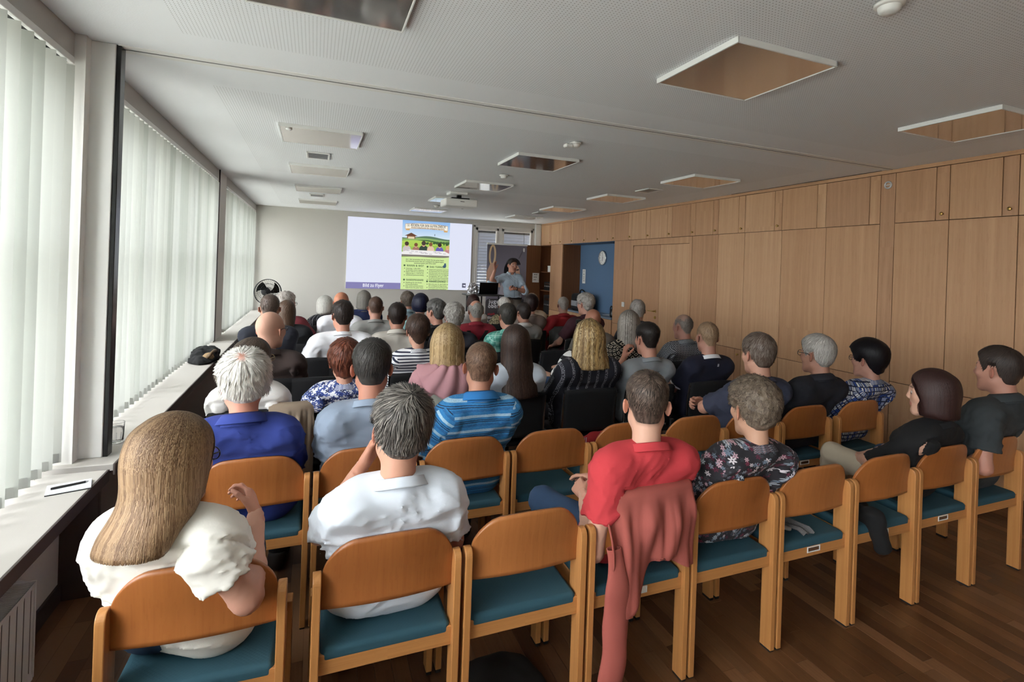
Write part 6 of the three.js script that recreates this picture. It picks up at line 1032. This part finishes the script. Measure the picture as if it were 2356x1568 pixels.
function braces(k) { const { neck, shirt } = k, pos = shirt.geometry.attributes.position; const surf = (x, y) => { let best = 9, z = 0.1; for (let i = 0; i < pos.count; i++) { if (pos.getZ(i) < neck.z - 0.08) continue; const q = (pos.getX(i) - x) ** 2 + (pos.getY(i) - y) ** 2; if (q < best) { best = q; z = pos.getZ(i); } } return z + 0.013; };
  for (const s of [-1, 1]) { const P = []; for (let i = 0; i <= 8; i++) { const x = neck.x + s * lerp(0.115, 0.0, i / 8), y = neck.y - lerp(0.06, 0.30, i / 8); P.push([x, y, surf(x, y)]); } put('brace', sheet((u, v) => { const a = v * 8, i = min(7, Math.floor(a)), f = a - i, p = P[i], q = P[i + 1]; return [lerp(p[0], q[0], f) + (u - 0.5) * 0.045, lerp(p[1], q[1], f), lerp(p[2], q[2], f)]; }, 1, 16, 0.003), M.black, shirt); } }
for (const o of folk) person(o);
// ---- the speaker, standing
person({ lod: 0, label: 'man speaking in a light blue shirt before the banner, right hand raised', x: 3.70, top: 1.905, d: 10.0, hip: [3.72, 10.0], stand: 1.06, yaw: PI, turn: PI + 0.18, hs: 1.06, sw: 0.185, bw: 0.95, skin: '#b98672', reach: 1.05, pants: C('#6f665d'), hair: short(['#241d1b', '#342b28', '#191413'], { t: 0.01, top: 0.02, seed: 121 }), shirt: { color: '#aebfce', loose: 0.02, grow: 0.004, sleeve: 1.12, collar: 1, fold: 0.006, hem: 1.09 },
  R: { w: [0.43, 1.66, -0.12], e: [0.6, 1.2, -0.05], f: [0.08, 1, -0.1], up: [0.6, 0.1, 0.8], curl: 0.2 }, L: { w: [0.02, 1.30, -0.24], e: [-0.45, 1.2, 0.0], f: [1, 0.05, -0.3], up: [0, 0.3, -1], curl: 0.9 },
  extra: ({ t, hip, Wr }) => {
    put('belt', new THREE.CylinderGeometry(0.205, 0.205, 0.035, 40, 1, true).scale(1, 1, 0.66).translate(0, hip.y + 0.035, 0.0), M.black, t);
    put('watch', new THREE.TorusGeometry(0.032, 0.008, 8, 24).rotateY(PI / 2).translate(Wr[-1].x - 0.02, Wr[-1].y, Wr[-1].z), M.black, t);
    put('pointer', rbox(-0.012, 0.012, -0.006, 0.006, -0.07, 0.07, 0.005).rotateX(0.6).translate(Wr[-1].x + 0.1, Wr[-1].y + 0.03, Wr[-1].z - 0.04), M.black, t);
    put('shirt_front', rbox(-0.006, 0.006, 1.12, 1.46, -0.003, 0.003, 0.002).translate(0, 0, -0.115), C('#8497a8'), t);
  } });
// ================================================================ chairs under and between the people
{
  const w0 = [[-0.29, 'wooden chair under the blonde woman, nearest on the left', 0], [0.27, 'wooden chair under the man in the white T-shirt', 0], [0.77, 'empty wooden chair between the white T-shirt and the red T-shirt', 0], [1.27, 'wooden chair under the man in red, hung with a rust jacket', 2], [1.77, 'wooden chair under the woman in the floral blouse', 0], [2.27, 'wooden chair with a tweed garment on its seat', 1], [2.77, 'wooden chair with a black sleeve hanging from its seat', 1], [3.27, 'wooden chair under the woman in the black top', 1], [3.77, 'wooden chair cut off by the right edge, under the dark green shirt', 0]];
  for (const [x, l, p] of w0) woodChair(x, 1.817, x < 0 ? -0.03 : 0, l, p);
  const w1 = [[-0.23, 'wooden chair under the white-haired man in the royal blue polo', 0], [0.27, 'wooden chair under the man in the grey-blue T-shirt', 0], [0.77, 'wooden chair under the man in the striped blue polo', 0], [1.27, 'empty wooden chair behind the red man, right of the striped polo', 1], [1.77, 'empty wooden chair directly behind the head of the man in red', 0], [2.27, 'empty wooden chair between the red T-shirt and the floral blouse', 0], [2.75, 'wooden chair under the man with folded arms', 0], [3.245, 'wooden chair under the man in the black polo', 1], [3.80, 'wooden chair under the woman with black hair', 0]];
  for (const [x, l, p] of w1) woodChair(x, 2.69, 0, l, p);
  for (const o of folk) { if (o.d < 3.5) continue; blackChair(o.hip[0], ROW.reduce((a, r) => abs(r - o.d) < abs(a - o.d) ? r : a) + 0.025, 0, 'black chair under the ' + o.label.split(' ').slice(0, 12).join(' ')); }
  const e = [[1.45, 5.29 + 0.9, ''], [0.02, 5.29, 'empty black chair on the aisle left of the broad white T-shirt'], [0.06, 4.42, 'empty black chair beside the bald man in brown'], [0.3, 4.42, ''], [1.55, 4.42, 'empty black chair behind the long dark hair'], [2.55, 5.29, 'empty black chair right of the mint checked shirt'], [2.95, 6.17, '']];
  for (const [x, d, l] of e) if (l) blackChair(x, d + 0.02, 0, l);
}
// ================================================================ clothes and bags left on chairs, sill and floor
{
  // a cloth hung over a backrest: front flap, over the top edge, back flap
  const over = (x, d, w, yTop, front, back0, wob, seed, tail) => sheet((u, v) => {
    const back = tail ? tail(u) : back0, s = v * (front + back + 0.06), X = (u - 0.5) * w, wv = wob * noise(u * 5 + seed, v * 2.2, seed), fl = 0.35 * wob * noise(u * 12 + seed, v * 2, seed);
    let y, z; const bow = 0.03 * (1 - (2 * u - 1) ** 2);
    if (s < front) { y = yTop - (front - s); z = -0.055; } else if (s < front + 0.06) { const a = (s - front) / 0.06 * PI; y = yTop + 0.016 * sin(a); z = -0.02 - 0.038 * cos(a); } else { y = yTop - (s - front - 0.06); z = 0.022 + 0.012 * sstep(0, 0.2, yTop - y); }
    const dn = sstep(0, 0.14, yTop - y); return [x + X * (1 + 0.06 * dn * sin(u * 7)), y + (v > 0.95 ? 0.03 * sin(u * 8 + seed) : 0), -d + z + bow + (wv + fl) * dn * (z > 0 ? 1 : 0.4) + (z > 0 ? 0.012 * dn : 0)];
  }, 44, 40, 0.008);
  const rust = C('#a25349');
  const j = thing('hooded_jacket', 'rust red jacket hung over the chair of the man in red', 'jacket');
  put('body', over(1.29, 1.80, 0.41, 0.845, 0.2, 0.3, 0.06, 3, (u) => 0.30 + 0.13 * sstep(0.5, 0.22, u) * sstep(0.0, 0.2, u) - 0.03 * sstep(0.14, 0.0, u)), rust, j);
  put('sleeve', sheet((u, v) => { const a = u * 2 * PI, r = lerp(0.03, 0.052, sstep(0, 0.4, v)) * (1 + 0.2 * noise(u * 4, v * 5, 2)), y = lerp(0.66, 0.05, v), cx = lerp(1.10, 1.112, v) + 0.018 * sin(v * 5); return [cx + r * cos(a), y, -1.742 + 0.02 * v + r * 0.5 * sin(a) + 0.008 * sin(v * 11)]; }, 24, 40, 0.006), rust, j);
  put('cuff_band', sheet((u, v) => { const a = u * 2 * PI; return [1.097 + 0.05 * cos(a), lerp(0.075, 0.02, v), -1.722 + 0.028 * sin(a)]; }, 24, 4, 0.008), C('#8f443d'), j);
  const bj = thing('beige_jacket', 'beige jacket hung over a black chair between the white-haired man and the grey-blue T-shirt', 'jacket');
  put('body', over(-0.10, 3.53, 0.25, 0.84, 0.2, 0.50, 0.09, 8), C('#8d7c6a'), bj);
  const gj = thing('grey_jacket', 'grey jacket hung over the chair of the man in bright red', 'jacket'); put('body', over(3.42, 7.06, 0.42, 0.86, 0.2, 0.28, 0.05, 12), C('#3f3e3d'), gj);
  const tw = thing('tweed_garment', 'black and white tweed garment lying on a wooden chair seat', 'garment', 2.25, 0.476, -1.98);
  put('cloth', sheet((u, v) => { const w = lerp(0.17, 0.075, v), x = lerp(-0.11, 0.03, v) + (u - 0.5) * w; return [x + 0.012 * sin(v * 6), 0.014 + 0.022 * (1 - v) * (0.5 + 0.5 * sin(u * 11 + v * 3)) + 0.01 * sin(u * 7) - 0.02 * sstep(0.94, 1, v), lerp(-0.2, 0.135, v)]; }, 24, 30, 0.008), CM(T.tweed), tw);
  put('strap', tube([V(-0.16, 0.03, 0.0), V(-0.14, 0.05, 0.08), V(-0.08, 0.03, 0.11), V(-0.05, 0.022, 0.03)], 0.011, 24), C('#77736e'), tw);
  const bs = thing('black_cardigan', 'black cardigan with its sleeve hanging over a wooden chair seat', 'garment', 2.72, 0.476, -1.95);
  put('body', nets((x, y, z) => ell(x + 0.02, y - 0.02, z + 0.08, 0.15, 0.045, 0.15) + 0.02 * noise(x * 14, y * 14, z * 14), [-0.22, -0.03, -0.28], [0.2, 0.1, 0.12], 0.012), C('#0c0c0d'), bs);
  put('sleeve', nets((x, y, z) => smin(capD(x, y, z, [-0.05, 0.03, 0.0], [-0.03, 0.03, 0.13], 0.045, 0.04), capD(x, y, z, [-0.03, 0.025, 0.15], [-0.01, -0.10, 0.175], 0.046, 0.04), 0.05) + 0.008 * noise(x * 20, y * 20, z * 20), [-0.13, -0.17, -0.1], [0.08, 0.1, 0.24], 0.009), C('#0c0c0d'), bs);
  tag(put('white_cloth', nets((x, y, z) => ell(x - 2.26, y - 0.55, z + 2.12, 0.07, 0.09, 0.05) + 0.016 * noise(x * 24, y * 24, z * 24), [2.12, 0.42, -2.22], [2.4, 0.70, -2.0], 0.009), C('#d9d5cc')), 'white cloth bag on the seat right of the floral blouse', 'bag');
  const rb = thing('red_scarf', 'red scarf hanging from a black chair seat behind an empty wooden chair', 'scarf'); put('cloth', nets((x, y, z) => { const px = x - 2.03, py = y - 0.45, pz = z + 3.5; return ell(px, py - 0.16 * px, pz, 0.15, 0.055, 0.05) + 0.018 * noise(x * 14, y * 22, z * 14); }, [1.84, 0.34, -3.6], [2.22, 0.56, -3.4], 0.010), C('#a3262b'), rb);
  for (let k = 0; k < 8; k++) put('fringe', rod(V(1.80 + k * 0.013 + (k > 3 ? 0.03 : 0), 0.475, -3.47), V(1.795 + k * 0.013 + (k > 3 ? 0.03 : 0), 0.435, -3.465), 0.002, 5), C('#c9c7c4'), rb);
  tag(put('floor_bag', nets((x, y, z) => { const px = x - 0.72, py = y - 0.03, pz = z + 1.96; return max(ell(px + 0.1 * pz, py, pz, 0.22, 0.05, 0.22) + 0.014 * noise(x * 12, y * 12, z * 12), 0.004 - y); }, [0.45, -0.01, -2.25], [1.0, 0.12, -1.7], 0.012), C('#15120f')), 'flat black bag lying on the floor under the empty wooden chair', 'bag');
  // sill: cloth heap, water glass, notepad and pen
  const ch = thing('jacket_heap', 'black jacket heap with brown bag strap on the far window sill', 'jacket', -0.98, 0.70, -6.05);
  put('cloth', nets((x, y, z) => max(smin(ell(x, y - 0.02, z, 0.135, 0.06, 0.30), ell(x + 0.0, y - 0.055, z + 0.08, 0.11, 0.065, 0.15), 0.06) + 0.03 * noise(x * 11, y * 11, z * 9) + 0.012 * noise(x * 30, y * 30, z * 26), 0.003 - y), [-0.16, -0.01, -0.42], [0.15, 0.24, 0.36], 0.012), C('#0f0f10'), ch);
  put('strap', tube([V(0.03, 0.02, 0.16), V(0.085, 0.09, 0.22), V(0.1, 0.1, 0.05), V(0.08, 0.04, -0.06)], 0.016, 24), std(0x5f4a32, 0.6), ch);
  put('lining', nets((x, y, z) => max(ell(x - 0.05, y - 0.04, z - 0.12, 0.05, 0.05, 0.09) + 0.012 * noise(x * 26, y * 26, z * 26), 0.003 - y), [-0.04, -0.01, -0.02], [0.14, 0.12, 0.26], 0.009), C('#8a7252'), ch);
  const gl = thing('water_glass', 'clear tumbler of water on the far sill beside the black seal', 'glass', -0.967, 0.70, -3.50);
  put('tumbler', new THREE.LatheGeometry([[0, 0.001], [0.03, 0.001], [0.033, 0.004], [0.0375, 0.11], [0.0368, 0.112], [0.0355, 0.11], [0.031, 0.012], [0, 0.010]].map((p) => new THREE.Vector2(...p)), 40), phys(0xffffff, 0.02, { transmission: 1, thickness: 0.05, ior: 1.5 }), gl);
  put('water', new THREE.LatheGeometry([[0, 0.0105], [0.0306, 0.0125], [0.0342, 0.082], [0, 0.082]].map((p) => new THREE.Vector2(...p)), 40), phys(0xffffff, 0.02, { transmission: 1, thickness: 0.05, ior: 1.33 }), gl);
  for (let k = 0; k < 10; k++) { const a = k * PI / 5; put('facet', rod(V(0.0325 * cos(a), 0.006, 0.0325 * sin(a)), V(0.035 * cos(a), 0.06, 0.035 * sin(a)), 0.0022, 6), phys(0xffffff, 0.03, { transmission: 1, thickness: 0.02 }), gl); }
  const np = thing('notepad', 'white notepad on the near window sill', 'notepad', -0.955, 0.70, -2.875, 0.28);
  put('cover', rbox(-0.076, 0.076, 0.0, 0.004, -0.055, 0.055, 0.001), M.blackFabric, np);
  put('pages', rbox(-0.075, 0.075, 0.004, 0.009, -0.054, 0.054, 0.001), std(0xeef0f4, 0.8), np);
  const pn = thing('pen', 'black pen lying across the white notepad', 'pen', -0.955, 0.714, -2.875, 0.42);
  put('barrel', rod(V(-0.06, 0, 0), V(0.055, 0, 0), 0.0048, 12), M.black, pn); put('tip', new THREE.ConeGeometry(0.0048, 0.014, 12).rotateZ(-PI / 2).translate(0.062, 0, 0), M.alu, pn); put('clip', rbox(-0.055, -0.015, 0.005, 0.0065, -0.0015, 0.0015, 0.0005), M.alu, pn);
  // radiator under the near sill
  const r = thing('radiator', 'white panel radiator under the near window sill', 'radiator', 0, 0, 0);
  const x0 = -1.05, x1 = -0.93, za = -2.535, zb = 0.6;
  const prof = []; for (let z = za; z <= zb + 0.001; z += 0.0085) prof.push(z);
  put('front_panel', sheet((u, v) => { const z = lerp(za + 0.01, zb - 0.01, u); return [x1 - 0.012 * (0.5 - 0.5 * cos(((z - za) % 0.05) / 0.05 * 2 * PI)) * sstep(0, 0.06, v) * sstep(1, 0.94, v), lerp(0.12, 0.485, v), z]; }, 420, 12, 0.004), M.whiteMetal, r);
  put('rear_panel', rbox(x0, x0 + 0.012, 0.12, 0.485, za, zb, 0.004), M.whiteMetal, r);
  put('side_cover', rbox(x0, x1 + 0.001, 0.12, 0.487, za - 0.004, za + 0.004, 0.003), M.whiteMetal, r); put('side_cover', rbox(x0, x1, 0.12, 0.487, zb - 0.004, zb + 0.004, 0.003), M.whiteMetal, r);
  const fin = []; for (let z = za + 0.02; z < zb; z += 0.025) fin.push(box(x0 + 0.014, x1 - 0.006, 0.15, 0.47, z, z + 0.002)); put('fins', merge(fin), std(0x77736f, 0.6), r).userData.kind = 'stuff';
  const gr = []; for (let z = za + 0.01; z < zb; z += 0.012) gr.push(box(x0 + 0.01, x1 - 0.004, 0.476, 0.484, z, z + 0.0025)); put('top_grille', merge(gr), M.whiteMetal, r);
  for (const z of [za + 0.5, za + 1.8]) { put('bracket', rbox(-1.12, x0, 0.4, 0.44, z - 0.02, z + 0.02, 0.004), M.whiteMetal, r); put('bracket', rbox(-1.12, x0, 0.16, 0.2, z - 0.02, z + 0.02, 0.004), M.whiteMetal, r); }
  put('pipe', tube([V(-1.0, 0.15, za - 0.004), V(-1.0, 0.14, za - 0.05), V(-1.0, 0.05, za - 0.06), V(-1.0, 0.0, za - 0.06)], 0.009, 20), M.whiteMetal, r);
  put('valve', cyl(0.018, 0.02, 0.05, 0, 0, 0, 18).rotateX(PI / 2).translate(-1.0, 0.45, za - 0.03), M.whiteMetal, r);
}
scene.traverse((o) => { if (o.isMesh) o.castShadow = o.receiveShadow = true; });
renderer.render(scene, camera);
